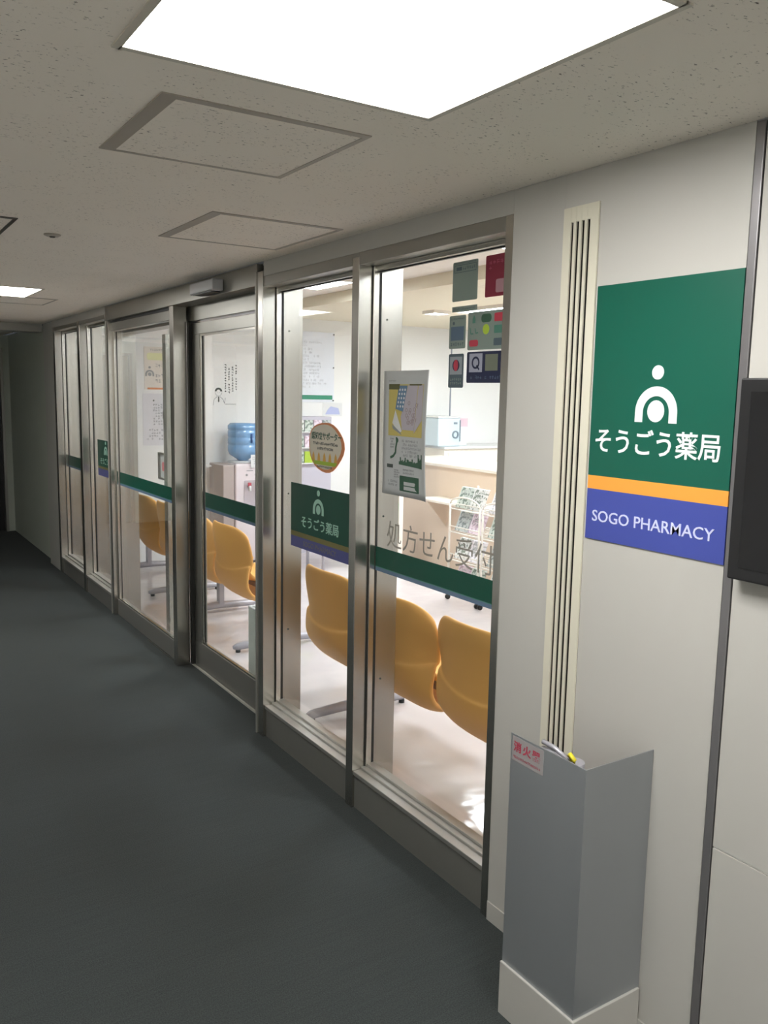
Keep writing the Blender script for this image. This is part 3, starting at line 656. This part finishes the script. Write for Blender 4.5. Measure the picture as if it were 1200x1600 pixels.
mm = MB(); scribble(mm, P_, 0.008, 0.006, W-0.008, 0.024, 1, 6, 1, 0.0006, 0.001, True, 6); scribble(mm, P_, 0.008, 0.098, W-0.008, 0.108, 1, 11, 1, 0.0006, 0.001, True, 7); disc(mm, P_, 0.025, 0.088, 0.006, 0.0006, 0.001); mm.build('printed_marks', stk_dark, t)
t, P_, W, Hh = sticker(2.367, 2.100, 1.908, 2.036, stk_grey, 'wide grey-green sticker covered with small coloured payment logos')
mm = MB(); rrect(mm, P_, 0.072, 0.090, 0.125, 0.118, 0.012, 0.0006, 0.001); mm.build('dark_green_mark', grn_ink, t)
mm = MB(); rrect(mm, P_, 0.010, 0.012, 0.058, 0.034, 0.008, 0.0006, 0.001); rrect(mm, P_, 0.140, 0.090, 0.200, 0.118, 0.004, 0.0006, 0.001); mm.build('red_marks', redp, t)
disc(MB(), P_, 0.098, 0.067, 0.017, 0.0006, 0.001).build('lime_mark', lime, t)
mm = MB(); poly(mm, P_, [(0.025, 0.09), (0.04, 0.09), (0.040, 0.105), (0.033, 0.118), (0.025, 0.105)], 0.0006, 0.001); rrect(mm, P_, 0.140, 0.052, 0.185, 0.078, 0.003, 0.0006, 0.001); band(mm, P_, [(0.012, 0.075), (0.018, 0.055), (0.03, 0.055)], 0.004, 0.0006, 0.001); band(mm, P_, [(0.04, 0.072), (0.045, 0.056), (0.056, 0.058)], 0.004, 0.0006, 0.001); mm.build('teal_marks', mat('teal_print', srgb(78, 128, 112), 0.5), t)
rrect(MB(), P_, 0.140, 0.012, 0.18, 0.036, 0.003, 0.0006, 0.001).build('grey_mark', stk_dark, t)
t, P_, W, Hh = sticker(2.471, 2.385, 1.780, 1.898, stk_dark, 'small dark-edged sticker with red oval mark, lowest on the left')
rect(MB(), P_, 0.008, 0.046, W-0.008, Hh-0.010, 0.0006, 0.001).build('grey_field', mat('pale_slate', srgb(150, 158, 164), 0.5), t)
ring(MB(), P_, W/2, 0.078, 0.010, 0.020, 0.001, 0.0014).build('dark_ring', stk_navy, t); disc(MB(), P_, W/2, 0.078, 0.013, 0.0014, 0.0018, ry=0.02).build('red_oval', redp, t)
scribble(MB(), P_, 0.01, 0.008, W-0.01, 0.036, 2, 6, 1, 0.0006, 0.001, True, 8).build('printed_marks', stk_grey, t)
t, P_, W, Hh = sticker(2.367, 2.100, 1.797, 1.902, stk_navy, 'navy sticker with a dark ring mark on a pale square')
rect(MB(), P_, 0.014, 0.036, 0.084, Hh-0.006, 0.0006, 0.001).build('pale_square', mat('pale_violet_grey', srgb(158, 160, 176), 0.5), t)
mm = MB(); ring(mm, P_, 0.049, 0.068, 0.014, 0.021, 0.001, 0.0014); band(mm, P_, [(0.055, 0.058), (0.068, 0.045)], 0.006, 0.001, 0.0014); mm.build('ring_mark', stk_navy, t)
rect(MB(), P_, 0.10, 0.040, 0.165, Hh-0.010, 0.0006, 0.001).build('olive_square', mat('olive_grey', srgb(110, 116, 100), 0.5), t)
scribble(MB(), P_, 0.02, 0.010, W-0.08, 0.026, 1, 13, 0.8, 0.0006, 0.001, True, 10).build('printed_marks', stk_blue, t)

# ------------------------------------------------------------------ tandem seating
def lerp(a, b, t): return a+(b-a)*t
def seat_shell(y, name, parent, x_off=0.0):
    """one-piece shell: back from the top down to the crease, then the under-seat curve"""
    prof = [(0.012, 0.812), (0.002, 0.795), (0.010, 0.71), (0.024, 0.62), (0.038, 0.53), (0.044, 0.484), (0.037, 0.477), (0.040, 0.462), (0.056, 0.410), (0.085, 0.345), (0.14, 0.268), (0.24, 0.242), (0.35, 0.290), (0.44, 0.362), (0.47, 0.370)]
    hw = [0.280, 0.308, 0.318, 0.316, 0.309, 0.307, 0.307, 0.307, 0.304, 0.298, 0.286, 0.264, 0.256, 0.247, 0.228]
    NU_ = 20; vv = []
    for (px, pz), hw_ in zip(prof, hw):
        for k in range(NU_+1):
            u = -1+2*k/NU_; v_ = min(1.0, max(0.0, (pz-0.34)/0.2))
            dx = 0.095*abs(u)**2.4*v_
            dz = -0.085*max(0, (pz-0.62)/0.19)*abs(u)**5 + 0.05*abs(u)**2*max(0, 1-abs(pz-0.48)/0.06)
            if pz < 0.42: dz += 0.035*abs(u)**4
            vv.append((px+dx+x_off, y-u*hw_, pz+dz))
    n = len(prof); ff = [(i*(NU_+1)+k, i*(NU_+1)+k+1, (i+1)*(NU_+1)+k+1, (i+1)*(NU_+1)+k) for i in range(n-1) for k in range(NU_)]
    o = MB().add(vv, ff, True).build(name, seat_m, parent, solid=0.026, sub=2)
    # upholstery pad on the sitting side
    vv2 = []
    prof2 = [(0.002, 0.795), (0.010, 0.71), (0.026, 0.62), (0.040, 0.54), (0.052, 0.475), (0.085, 0.42), (0.135, 0.375), (0.20, 0.350), (0.28, 0.345), (0.36, 0.362), (0.44, 0.387)]; hw2 = [0.28, 0.296, 0.294, 0.288, 0.282, 0.275, 0.268, 0.260, 0.255, 0.250, 0.240]
    for (px, pz), hw_ in zip(prof2, hw2):
        nx, nz = (0.028, 0.004) if pz > 0.46 else (0.012, 0.040)
        for k in range(NU_+1):
            u = -0.92+1.84*k/NU_; v_ = min(1.0, max(0.0, (pz-0.34)/0.2))
            dx = 0.095*abs(u)**2.4*v_; dz = -0.085*max(0, (pz-0.62)/0.19)*abs(u)**5 if pz > 0.46 else 0.03*abs(u)**2.5
            vv2.append((px+dx+nx+x_off, y-u*hw_, pz+dz+nz-(0.02 if pz > 0.75 else 0)))
    n = len(prof2); ff = [(i*(NU_+1)+k, i*(NU_+1)+k+1, (i+1)*(NU_+1)+k+1, (i+1)*(NU_+1)+k) for i in range(n-1) for k in range(NU_)]
    MB().add(vv2, ff, True).build('seat_pad', seat_in, o, solid=0.024, sub=1)
    return o
def bench(x, ycs, legs, label):
    t = thing('tandem_seat', (0, 0, 0), label, 'waiting room seating', 'rows of mustard waiting seats')
    yc = sum(ycs)/len(ycs)
    for yy in ycs: seat_shell(yy-yc, 'seat_shell', t)
    MB().box(0.20, 0.25, min(ycs)-yc-0.24, max(ycs)-yc+0.24, 0.352, 0.385).build('beam', leg_m, t, bevel=0.006)
    for ly in legs:
        L = ly-yc
        lg = MB(); lg.box(0.205, 0.245, L-0.03, L+0.03, 0.05, 0.352)
        a = [(-0.09, L-0.028, 0.022), (-0.09, L+0.028, 0.022), (-0.09, L+0.028, 0.05), (-0.09, L-0.028, 0.05)]
        lg.tube([(-0.12, L, 0.040), (-0.09, L, 0.043), (0.22, L, 0.060), (0.50, L, 0.045), (0.53, L, 0.042)], [0.012, 0.024, 0.030, 0.024, 0.012], 12)
        l_ = lg.build('leg', leg_m, t)
        for gx_ in (-0.085, 0.495): MB().lathe(gx_, L, [(0.017, 0.004), (0.017, 0.022)], 12).build('glide', black_pl, l_)
    t.location = (x, yc, 0.0)
    return t
bench(2.155, [3.975, 3.335, 2.695, 2.055], [3.88, 2.055], 'row of mustard seats closest to the near window, backs to the glass')
bench(2.30, [5.75, 6.39], [5.22, 6.30], 'row of mustard seats seen through the sliding door glass')
bench(2.30, [7.06, 7.70], [7.06, 8.15], 'farthest row of mustard seats, seen through the fixed glass left of the door')

# ------------------------------------------------------------------ counter and dispensary
ct = thing('reception_counter', (5.4, 4.0, 0.0), 'long beige reception counter with cream worktop and bag shelf', 'counter')
BX(5.24, 5.30, -0.6, 7.85, 0.004, 1.035).build('front_panel', beige, ct)
BX(5.30, 5.85, 7.80, 7.85, 0.004, 1.035).build('end_panel', beige, ct)
BX(5.18, 5.90, -0.65, 7.95, 1.035, 1.070).build('worktop', worktop, ct, bevel=0.008)
BX(4.97, 5.24, -0.6, 7.05, 0.700, 0.725).build('bag_shelf', worktop, ct, bevel=0.005)
for yy in (6.95, 5.6, 4.2, 2.8, 1.4):
    MB().loft([(5.24, yy, 0.70), (4.99, yy, 0.70), (5.24, yy, 0.42)], [(5.24, yy-0.02, 0.70), (4.99, yy-0.02, 0.70), (5.24, yy-0.02, 0.42)]).build('shelf_bracket', beige, ct)
lc = thing('low_cabinet', (7.6, 8.2, 0.0), 'white low cabinet behind the counter against the end wall', 'cabinet')
BX(5.95, 9.4, 7.95, 8.47, 0.004, 1.14).build('carcass', worktop, lc); BX(5.93, 9.42, 7.92, 8.48, 1.14, 1.165).build('cabinet_top', paper, lc, bevel=0.004)
for k in range(4):
    dd = BX(6.0+k*0.84, 6.80+k*0.84, 7.93, 7.95, 0.06, 1.10).build('cabinet_door', worktop, lc, bevel=0.003)
    MB().tube([(6.74+k*0.84, 7.915, 0.9), (6.74+k*0.84, 7.915, 1.02)], 0.006, 8).build('door_handle', leg_m, dd)
# dispensing machine on the cabinet
mc = thing('dispensing_machine', (6.08, 8.2, 1.165), 'pale blue-grey machine with a round dial behind the counter', 'machine')
BX(5.88, 6.20, 7.98, 8.44, 1.165, 1.50).build('machine_body', machine_m, mc, bevel=0.015)
BX(5.87, 6.21, 7.97, 8.45, 1.50, 1.515).build('machine_lid', paper, mc, bevel=0.004)
P = PY(5.90, 7.979, 1.165)
ring(MB(), P, 0.225, 0.14, 0.030, 0.046, 0, 0.012).build('dial_ring', machine_d, mc)
rect(MB(), P, 0.288, 0.06, 0.298, 0.31, 0, 0.008).build('side_strip', machine_d, mc); rect(MB(), P, 0.20, 0.26, 0.25, 0.285, 0, 0.004).build('badge', machine_d, mc)
wb = thing('white_appliance', (6.34, 8.2, 1.165), 'white box appliance right of the blue-grey machine, notice taped on top', 'appliance')
BX(6.215, 6.335, 8.02, 8.40, 1.165, 1.47).build('appliance_body', mat('off_white_plastic', srgb(216, 226, 228), 0.4), wb, bevel=0.01)
rect(MB(), PY(6.218, 8.019, 1.165), 0.0, 0.23, 0.115, 0.33, 0, 0.003).build('notice', mat('pinkish_notice', srgb(206, 180, 190), 0.6), wb)
pl = tag(MB().tube([(6.28, 8.3, 1.47), (6.28, 8.3, HD-0.001)], 0.009, 8).build('thin_pole', mat('thin_pole_grey', srgb(150, 158, 170), 0.4)), 'thin grey pole rising from the white appliance to the ceiling', 'pole')
# pink and white boxes on the counter
for i, (yy, xx, lb) in enumerate(((6.30, 5.45, 'pink and white upright box on the counter, nearer of two'), (6.62, 5.75, 'pink and white upright box on the counter, farther back'))):
    b_ = thing('upright_box', (xx, yy, 1.07), lb, 'box', 'pink and white boxes on the counter')
    BX(xx-0.04, xx+0.04, yy-0.06, yy+0.06, 1.07, 1.17).build('box_base', paper, b_, bevel=0.003); BX(xx-0.041, xx+0.041, yy-0.061, yy+0.061, 1.17, 1.225).build('pink_lid', pink_m, b_, bevel=0.003)

# basket on the bag shelf
bs = thing('wicker_basket', (5.08, 5.25, 0.725), 'small brown basket with hoop handle on the bag shelf', 'basket')
MB().lathe(5.08, 5.25, [(0.07, 0.726), (0.085, 0.80), (0.095, 0.85), (0.080, 0.85), (0.07, 0.76), (0.01, 0.745)], 20).build('basket_bowl', basket_m, bs)
MB().tube([(5.08, 5.25+0.09*math.cos(t), 0.85+0.11*math.sin(t)) for t in [PI*k/12 for k in range(13)]], 0.006, 8).build('hoop_handle', basket_m, bs)

# wire brochure racks in front of the counter, brochures as things
def leafy_mat(name, base, ink_):
    mt = mat(name, base, 0.6, var=0.02, vscale=(30, 30, 30)); nt = mt.node_tree
    mx = [n for n in nt.nodes if n.type == 'MIX'][0]; nz = [n for n in nt.nodes if n.type == 'TEX_NOISE'][0]
    nz.inputs['Detail'].default_value = 2
    rp = nt.nodes.new('ShaderNodeValToRGB'); rp.color_ramp.elements[0].position = 0.52; rp.color_ramp.elements[1].position = 0.58
    nt.links.new(nz.outputs['Fac'], rp.inputs[0]); nt.links.new(rp.outputs[0], mx.inputs[0])
    mx.inputs[6].default_value = base; mx.inputs[7].default_value = ink_
    return mt
leafy = [leafy_mat('brochure_white_leaf', srgb(232, 232, 230), srgb(130, 142, 130)), leafy_mat('brochure_green_leaf', srgb(206, 214, 206), srgb(112, 130, 118)),
         leafy_mat('brochure_pink', srgb(232, 216, 226), srgb(196, 170, 186)), leafy_mat('brochure_grey', srgb(190, 196, 194), srgb(120, 130, 130)), leafy_mat('brochure_pale', srgb(242, 238, 244), srgb(188, 190, 194))]
def rack():
    t = thing('brochure_rack', (0, 0, 0), 'white wire brochure rack', 'brochure rack', 'wire brochure racks in front of the counter')
    W_, D_ = 0.40, 0.30
    for sx in (0, D_):
        for sy in (0, W_):
            z1 = 0.84 if sx == 0 else 0.98
            p_ = MB().tube([(sx, sy, 0.03), (sx, sy, z1)], 0.009, 8).build('rack_post', wire_w, t)
            MB().tube([(sx, sy-0.012, 0.026), (sx, sy+0.012, 0.026)], 0.022, 12).build('caster', black_pl, p_)
    for z in (0.12, 0.36, 0.60, 0.80):
        mm = MB()
        for sy in [W_*k/8 for k in range(9)]: mm.tube([(0, sy, z), (D_, sy, z+0.03)], 0.0035, 6)
        mm.tube([(0, 0, z), (0, W_, z)], 0.005, 6).tube([(D_, 0, z+0.03), (D_, W_, z+0.03)], 0.005, 6).tube([(0, 0, z+0.05), (0, W_, z+0.05)], 0.005, 6)
        mm.build('wire_tray', wire_w, t)
    mm = MB(); mm.tube([(0.0, 0.0, 0.84)]+[(0, W_/2-W_/2*math.cos(PI*k/10), 0.84+0.07*math.sin(PI*k/10)) for k in range(1, 10)]+[(0, W_, 0.84)], 0.007, 8); mm.build('arched_top', wire_w, t)
    return t
r0 = rack(); r0.location = (4.40, 5.37, 0.0); tag(r0, 'white wire brochure rack with arched top, left of two in front of the counter')
r1 = copy_tree(r0); r1.location = (4.40, 4.93, 0.0); tag(r1, 'white wire brochure rack beside the other, partly behind the window frame')
pos = ['top', 'upper middle', 'lower middle', 'bottom']
for ri, ry in enumerate((5.37, 4.93)):
    for ti, z in enumerate((0.80, 0.60, 0.36, 0.12)):
        for k in range(2):
            yy = ry+0.03+k*0.18; zz = z+0.014
            tilt = 0.07
            mm = MB(); mm.loft([(4.43, yy, zz), (4.43, yy+0.16, zz), (4.43+0.03, yy+0.16, zz+0.002), (4.43+0.03, yy, zz+0.002)], [(4.43+tilt, yy, zz+0.17), (4.43+tilt, yy+0.16, zz+0.17), (4.46+tilt, yy+0.16, zz+0.172), (4.46+tilt, yy, zz+0.172)])
            o = mm.build('brochure_stack', leafy[(ri*3+ti*2+k) % 5])
            tag(o, 'stack of patterned brochures, %s tray of the %s wire rack, %s' % (pos[ti], 'left' if ri == 0 else 'right', 'left half' if k else 'right half'), 'brochures', 'brochures in the wire racks')
            P_ = (lambda yy, zz: (lambda a, b, c=0.0: (4.43+tilt*b/0.17-c, yy+0.16-a, zz+b)))(yy, zz)
            scribble(MB(), P_, 0.015, 0.07, 0.145, 0.15, 4, 8, 0.7, 0.0005, 0.0015, seed=ri*20+ti*2+k).build('cover_print', ink_l if k else grn_ink, o)

# leaflet stand at the left end of the counter front
ls = thing('leaflet_stand', (4.72, 7.10, 0.0), 'tall slim leaflet stand with green and white leaflets beside the counter', 'leaflet stand')
BX(4.70, 4.75, 7.00, 7.24, 0.03, 1.0).build('stand_back', wire_w, ls, bevel=0.004); BX(4.58, 4.86, 6.98, 7.26, 0.004, 0.03).build('stand_base', leg_m, ls, bevel=0.004)
for k, (z, m_) in enumerate(((0.30, leafy[0]), (0.50, mat('green_leaflet', srgb(150, 196, 160), 0.6, var=0.4, vscale=(30, 30, 30))), (0.70, leafy[3]))):
    o = MB().loft([(4.665, 7.01, z), (4.665, 7.22, z), (4.69, 7.22, z), (4.69, 7.01, z)], [(4.675, 7.01, z+0.18), (4.675, 7.22, z+0.18), (4.699, 7.22, z+0.18), (4.699, 7.01, z+0.18)]).build('leaflet_pocket', m_, ls)

# small magazine shelf on the end wall with spines, side table with a pink dome
ms_ = thing('magazine_shelf', (4.4, 8.3, 0.0), 'grey-lilac magazine shelf against the end wall behind the round sticker', 'shelf')
BX(4.15, 4.62, 8.26, 8.49, 0.004, 1.50).build('shelf_body', mat('lilac_grey_board', srgb(196, 192, 204), 0.6), ms_)
P = PY(4.15, 8.26, 0)
for j, z in enumerate((1.33, 1.16, 0.99)):
    rect(MB(), P, 0.01, z, 0.46, z+0.012, 0, 0.05).build('shelf_ledge', paper, ms_)
    for k in range(4):
        mm = MB(); rect(mm, P, 0.02+k*0.11, z+0.012, 0.115+k*0.11, z+0.135, 0.012, 0.027); o = tag(mm.build('magazine', leafy[(j+k) % 5] if j < 2 else [leafy[1], lime, leafy[2], leafy[4]][k]), '%s magazine on the %s ledge of the magazine shelf' % (['leftmost', 'second from left', 'third from left', 'rightmost'][k], ['top', 'middle', 'bottom'][j]), 'magazine', 'magazines on the shelf')
st = thing('side_table', (4.0, 7.3, 0.0), 'white side table behind the green logo panel', 'table')
BX(3.85, 4.55, 7.05, 7.45, 0.70, 0.73).build('table_top', paper, st, bevel=0.004)
for sx in (3.89, 4.51):
    for sy in (7.09, 7.41): MB().tube([(sx, sy, 0.004), (sx, sy, 0.70)], 0.015, 10).build('leg', leg_m, st)
dm = thing('domed_dish', (4.02, 7.2, 0.73), 'small dish of red sweets under a dome on the white side table', 'dish')
MB().lathe(4.02, 7.2, [(0.05, 0.731), (0.085, 0.745), (0.085, 0.755)], 20).build('dish', paper, dm); MB().lathe(4.02, 7.2, [(0.08, 0.755), (0.07, 0.79), (0.035, 0.815), (0.005, 0.82)], 20).build('red_filling', redp, dm)

# ------------------------------------------------------------------ notices on the end wall
YW = YE
P = PY(4.02, YW, 1.655)
nb = thing('notice_board', (4.4, YW, 1.65), 'large white notice board with a green bar along its foot on the end wall', 'notice board')
rect(MB(), P, 0, 0, 0.755, 0.77, 0.001, 0.012).build('board', mat('bluish_white_board', srgb(228, 232, 240), 0.5), nb)
rect(MB(), P, 0.02, 0.030, 0.735, 0.078, 0.012, 0.014).build('green_bar', mat('board_green', srgb(40, 140, 108), 0.5), nb)
mm = MB(); scribble(mm, P, 0.1, 0.15, 0.66, 0.60, 12, 30, 0.7, 0.012, 0.014, seed=21); scribble(mm, P, 0.25, 0.64, 0.62, 0.67, 1, 16, 0.9, 0.012, 0.014, True, 22, 0.1); mm.build('printed_lines', mat('very_pale_ink', srgb(196, 198, 204), 0.6), nb)
for z in (0.02, 0.385, 0.75):
    for a in (0.012, 0.745): disc(MB(), P, a, z, 0.008, 0.012, 0.02, 10).build('pin', ink, nb)
P = PY(4.64, YW, 1.50)
o = thing('wall_notice', (4.74, YW, 1.50), 'small bluish sheet below the right corner of the notice board', 'notice')
rect(MB(), P, 0, 0, 0.25, 0.15, 0.001, 0.004).build('sheet', paper, o); poly(MB(), P, [(0.03, 0.02), (0.22, 0.02), (0.20, 0.09), (0.10, 0.11), (0.06, 0.07)], 0.004, 0.006).build('blue_picture', mat('lavender_print', srgb(178, 186, 224), 0.6), o)
# wall decal: vertical rows of small marks and a drawn figure
P = PY(3.30, YW, 1.60)
wd_ = thing('wall_decal', (3.5, YW, 1.60), 'black wall decal of a drawn man beside vertical rows of writing', 'wall decal')
mm = MB()
for k, (a, z1, n_) in enumerate(((0.165, 0.44, 11), (0.205, 0.40, 10), (0.245, 0.42, 10), (0.285, 0.435, 10))):
    scribble(mm, P, a, z1-n_*0.027, a+0.024, z1, n_, 1, 0.97, 0.001, 0.003, True, 30+k, 0.16)
mm.build('vertical_writing', ink, wd_)
mm = MB(); ring(mm, P, 0.10, 0.150, 0.022, 0.042, 0.001, 0.003, 5, 175, 12); mm.build('hair', ink, wd_)
mm = MB(); ring(mm, P, 0.10, 0.145, 0.036, 0.039, 0.001, 0.003, 180, 360, 14); band(mm, P, [(0.04, 0.01), (0.05, 0.07), (0.085, 0.10)], 0.004, 0.001, 0.003); band(mm, P, [(0.115, 0.10), (0.15, 0.07), (0.165, 0.03), (0.175, 0.085)], 0.004, 0.001, 0.003); disc(mm, P, 0.087, 0.145, 0.003, 0.001, 0.003, 8); disc(mm, P, 0.112, 0.145, 0.003, 0.001, 0.003, 8); mm.build('face_and_body_lines', ink_l, wd_)
poly(MB(), P, [(0.095, 0.10), (0.107, 0.10), (0.109, 0.05), (0.101, 0.04), (0.094, 0.05)], 0.001, 0.003).build('necktie', ink, wd_)
scribble(MB(), P, 0.17, 0.012, 0.30, 0.030, 1, 10, 1, 0.001, 0.003, True, 40).build('caption_line', ink_l, wd_)
# sheets seen through the fixed side light
P = PY(2.62, YW, 1.76)
ns = thing('wall_poster', (2.8, YW, 1.76), 'pale poster with yellow banner and orange foot line on the end wall', 'poster')
rect(MB(), P, 0, 0, 0.40, 0.42, 0.001, 0.004).build('sheet', mat('pale_cream_paper', srgb(232, 224, 214), 0.6), ns)
rrect(MB(), P, 0.03, 0.29, 0.39, 0.36, 0.02, 0.004, 0.006).build('yellow_banner', pale_yellow, ns)
rect(MB(), P, 0.03, 0.0, 0.39, 0.018, 0.004, 0.006).build('orange_line', orange_p, ns)
mm = MB(); emblem(mm, P, 0.055, 0.13, 0.045, 0.004, 0.006); mm.build('arch_mark', ink_l, ns)
mm = MB(); scribble(mm, P, 0.06, 0.375, 0.36, 0.405, 1, 14, 0.9, 0.004, 0.006, True, 50); scribble(mm, P, 0.11, 0.06, 0.37, 0.26, 4, 9, 0.6, 0.004, 0.006, seed=51); mm.build('printed_lines', ink_l, ns)
P = PY(2.60, YW, 1.20)
ns = thing('wall_poster', (2.8, YW, 1.20), 'white sheet with small dark print below the yellow-banner poster', 'poster')
rect(MB(), P, 0, 0, 0.42, 0.52, 0.001, 0.004).build('sheet', mat('cool_white_paper', srgb(226, 224, 228), 0.6), ns)
mm = MB(); scribble(mm, P, 0.10, 0.20, 0.30, 0.42, 8, 8, 0.7, 0.004, 0.006, seed=52); scribble(mm, P, 0.03, 0.05, 0.33, 0.17, 4, 12, 0.6, 0.004, 0.006, seed=53); mm.build('printed_lines', ink_l, ns)
mm = MB(); rect(mm, P, 0.20, 0.27, 0.215, 0.34, 0.006, 0.007); rect(mm, P, 0.228, 0.30, 0.243, 0.35, 0.006, 0.007); disc(mm, P, 0.11, 0.45, 0.009, 0.004, 0.006, 10); mm.build('dark_marks', ink, ns)
# clear leaflet case with pink card
cs = thing('display_case', (2.13, 6.36, 0.0), 'grey-framed display stand holding a pink card, behind the fixed glass', 'display stand')

# ------------------------------------------------------------------ water server
ws = thing('water_server', (3.50, 8.2, 0.0), 'pinkish white water server with a big blue bottle', 'water server')
X1, X2, Y1, Y2 = 3.385, 3.70, 8.02, 8.40
BX(X1, X2, Y1, Y2, 0.02, 1.03).build('cabinet', server_m, ws, bevel=0.015)
BX(X1-0.125, X1-0.002, 8.04, 8.42, 0.004, 1.02).build('side_box', server_s, ws, bevel=0.01)
MB().lathe((X1+X2)/2, 8.2, [(0.15, 1.03), (0.16, 1.045), (0.10, 1.05)], 28).build('collar', paper, ws)
bt = MB(); pr = [(0.045, 1.045), (0.07, 1.07), (0.135, 1.11), (0.155, 1.15), (0.155, 1.205), (0.147, 1.215), (0.155, 1.225), (0.155, 1.28), (0.147, 1.29), (0.155, 1.30), (0.155, 1.355), (0.147, 1.365), (0.155, 1.375), (0.155, 1.41), (0.13, 1.435), (0.02, 1.438)]
bt.lathe((X1+X2)/2, 8.2, pr, 32).build('bottle', mat('blue_bottle', srgb(120, 165, 210), 0.12, spec=0.8, coat=0.3), ws)
MB().tube([((X1+X2)/2+0.03, 8.043, 1.24), ((X1+X2)/2+0.03, 8.043, 1.33)], 0.012, 8).build('bottle_grip', mat('deep_blue', srgb(50, 90, 150), 0.3), ws)
P = PY(X1, Y1, 0)
rrect(MB(), P, 0.09, 0.60, 0.30, 0.86, 0.02, 0.0005, 0.004).build('tap_recess', mat('recess_grey', srgb(190, 180, 186), 0.5), ws)
for a, m_ in ((0.135, redp), (0.235, leg_m)):
    tp = MB(); tp.tube([P(a, 0.80, 0.0), P(a, 0.80, 0.05), P(a, 0.755, 0.055)], 0.014, 10); tp_ = tp.build('tap', paper, ws)
    rect(MB(), P, a-0.016, 0.80, a+0.016, 0.84, 0.03, 0.05).build('tap_lever', m_, tp_)
mm = MB(); disc(mm, P, 0.12, 0.915, 0.012, 0, 0.004, 12); disc(mm, P, 0.22, 0.915, 0.012, 0, 0.004, 12); rect(mm, P, 0.12, 0.955, 0.19, 0.962, 0, 0.002); mm.build('buttons', ink_l, ws)
rect(MB(), P, 0.08, 0.585, 0.31, 0.605, 0, 0.08).build('drip_tray', leg_m, ws)
nt_ = thing('notice_card', (3.62, 8.0, 1.02), 'white notice card standing on the front of the water server', 'card')
rect(MB(), PY(3.545, 8.005, 0.99), 0, 0.0, 0.15, 0.13, 0.0, 0.002).build('card', paper, nt_); scribble(MB(), PY(3.545, 8.005, 0.99), 0.015, 0.03, 0.13, 0.115, 4, 8, 0.7, 0.002, 0.003, seed=60).build('print', ink_l, nt_)
# small white wall shelf left of the server
wsf = thing('wall_shelf', (3.17, 8.4, 0.86), 'small white wall shelf left of the water server', 'shelf')
BX(3.05, 3.24, 8.30, YW, 0.985, 1.0).build('shelf_board', paper, wsf, bevel=0.003); BX(3.07, 3.10, 8.34, YW, 0.86, 0.985).build('bracket', paper, wsf)
# display stand behind side light
MB().tube([(2.14, 6.36, 0.02), (2.14, 6.36, 1.09)], 0.009, 10).build('stand_pole', leg_m, cs)
MB().lathe(2.14, 6.36, [(0.034, 0.004), (0.034, 0.016), (0.02, 0.026)], 24).build('stand_base', leg_m, cs)
P = PX(2.13, 6.53, 1.073)
mm = MB(); band(mm, P, [(0, 0), (0, 0.195), (0.31, 0.195), (0.31, 0), (0, 0)], 0.014, 0.0, 0.02); mm.build('frame', steel_dark, cs)
rect(MB(), P, 0.01, 0.01, 0.30, 0.185, 0.0, 0.004).build('card', paper, cs); rrect(MB(), P, 0.05, 0.06, 0.22, 0.13, 0.02, 0.004, 0.006).build('pink_print', mat('pink_print', srgb(240, 130, 140), 0.5), cs)
# slim white umbrella bin near the door
ub = thing('umbrella_bin', (2.06, 4.50, 0.0), 'slim pale bin standing just inside the sliding door', 'bin')
mm = MB(); mm.box(2.02, 2.03, 4.40, 4.60, 0.01, 0.48).box(2.17, 2.18, 4.40, 4.60, 0.01, 0.48).box(2.03, 2.17, 4.40, 4.41, 0.01, 0.48).box(2.03, 2.17, 4.59, 4.60, 0.01, 0.48).box(2.02, 2.18, 4.40, 4.60, 0.004, 0.01)
mm.build('bin_body', mat('pale_mint_plastic', srgb(214, 220, 212), 0.4), ub); mm = MB(); mm.tube([(2.025, 4.405, 0.483), (2.175, 4.405, 0.483), (2.175, 4.595, 0.483), (2.025, 4.595, 0.483), (2.025, 4.405, 0.483)], 0.008, 8); mm.build('rim', paper, ub)

# ------------------------------------------------------------------ pharmacy lights
def in_light(x0, x1, y0, y1, z, lb):
    t = thing('ceiling_light', ((x0+x1)/2, (y0+y1)/2, z-0.03), lb, 'ceiling light', 'flat square lights inside the pharmacy')
    fm = MB(); fm.box(x0, x0+0.02, y0, y1, z-0.03, z).box(x1-0.02, x1, y0, y1, z-0.03, z).box(x0+0.02, x1-0.02, y0, y0+0.02, z-0.03, z).box(x0+0.02, x1-0.02, y1-0.02, y1, z-0.03, z)
    fm.build('light_frame', ceil_in, t); BX(x0+0.02, x1-0.02, y0+0.02, y1-0.02, z-0.024, z-0.002).build('diffuser', lamp_i, t)
in_light(2.95, 3.55, 5.95, 6.60, HW, 'square light on the waiting area ceiling seen through the logo-panel window')
in_light(2.95, 3.55, 3.4, 4.05, HW, 'square light on the waiting area ceiling nearest the middle of the window wall')
in_light(2.95, 3.55, 0.8, 1.45, HW, 'square waiting area light hidden behind the white wall panels')
in_light(4.85, 5.05, 6.70, 6.90, HD, 'tiny square light on the lower ceiling, left of the stickers')
in_light(4.98, 5.80, 5.35, 6.55, HD, 'wide light on the lower ceiling behind the window stickers')
in_light(6.6, 7.2, 6.2, 6.8, HD, 'square light deep inside over the dispensary, far side')
in_light(6.6, 7.2, 3.4, 4.0, HD, 'square light deep inside over the dispensary, middle')
in_light(4.75, 5.35, 2.4, 3.0, HD, 'light over the counter out of view to the right')
in_light(6.6, 7.2, 0.4, 1.0, HD, 'light over the dispensary out of view to the right')

for o in bpy.data.objects:
    if '_org' in o: del o['_org']
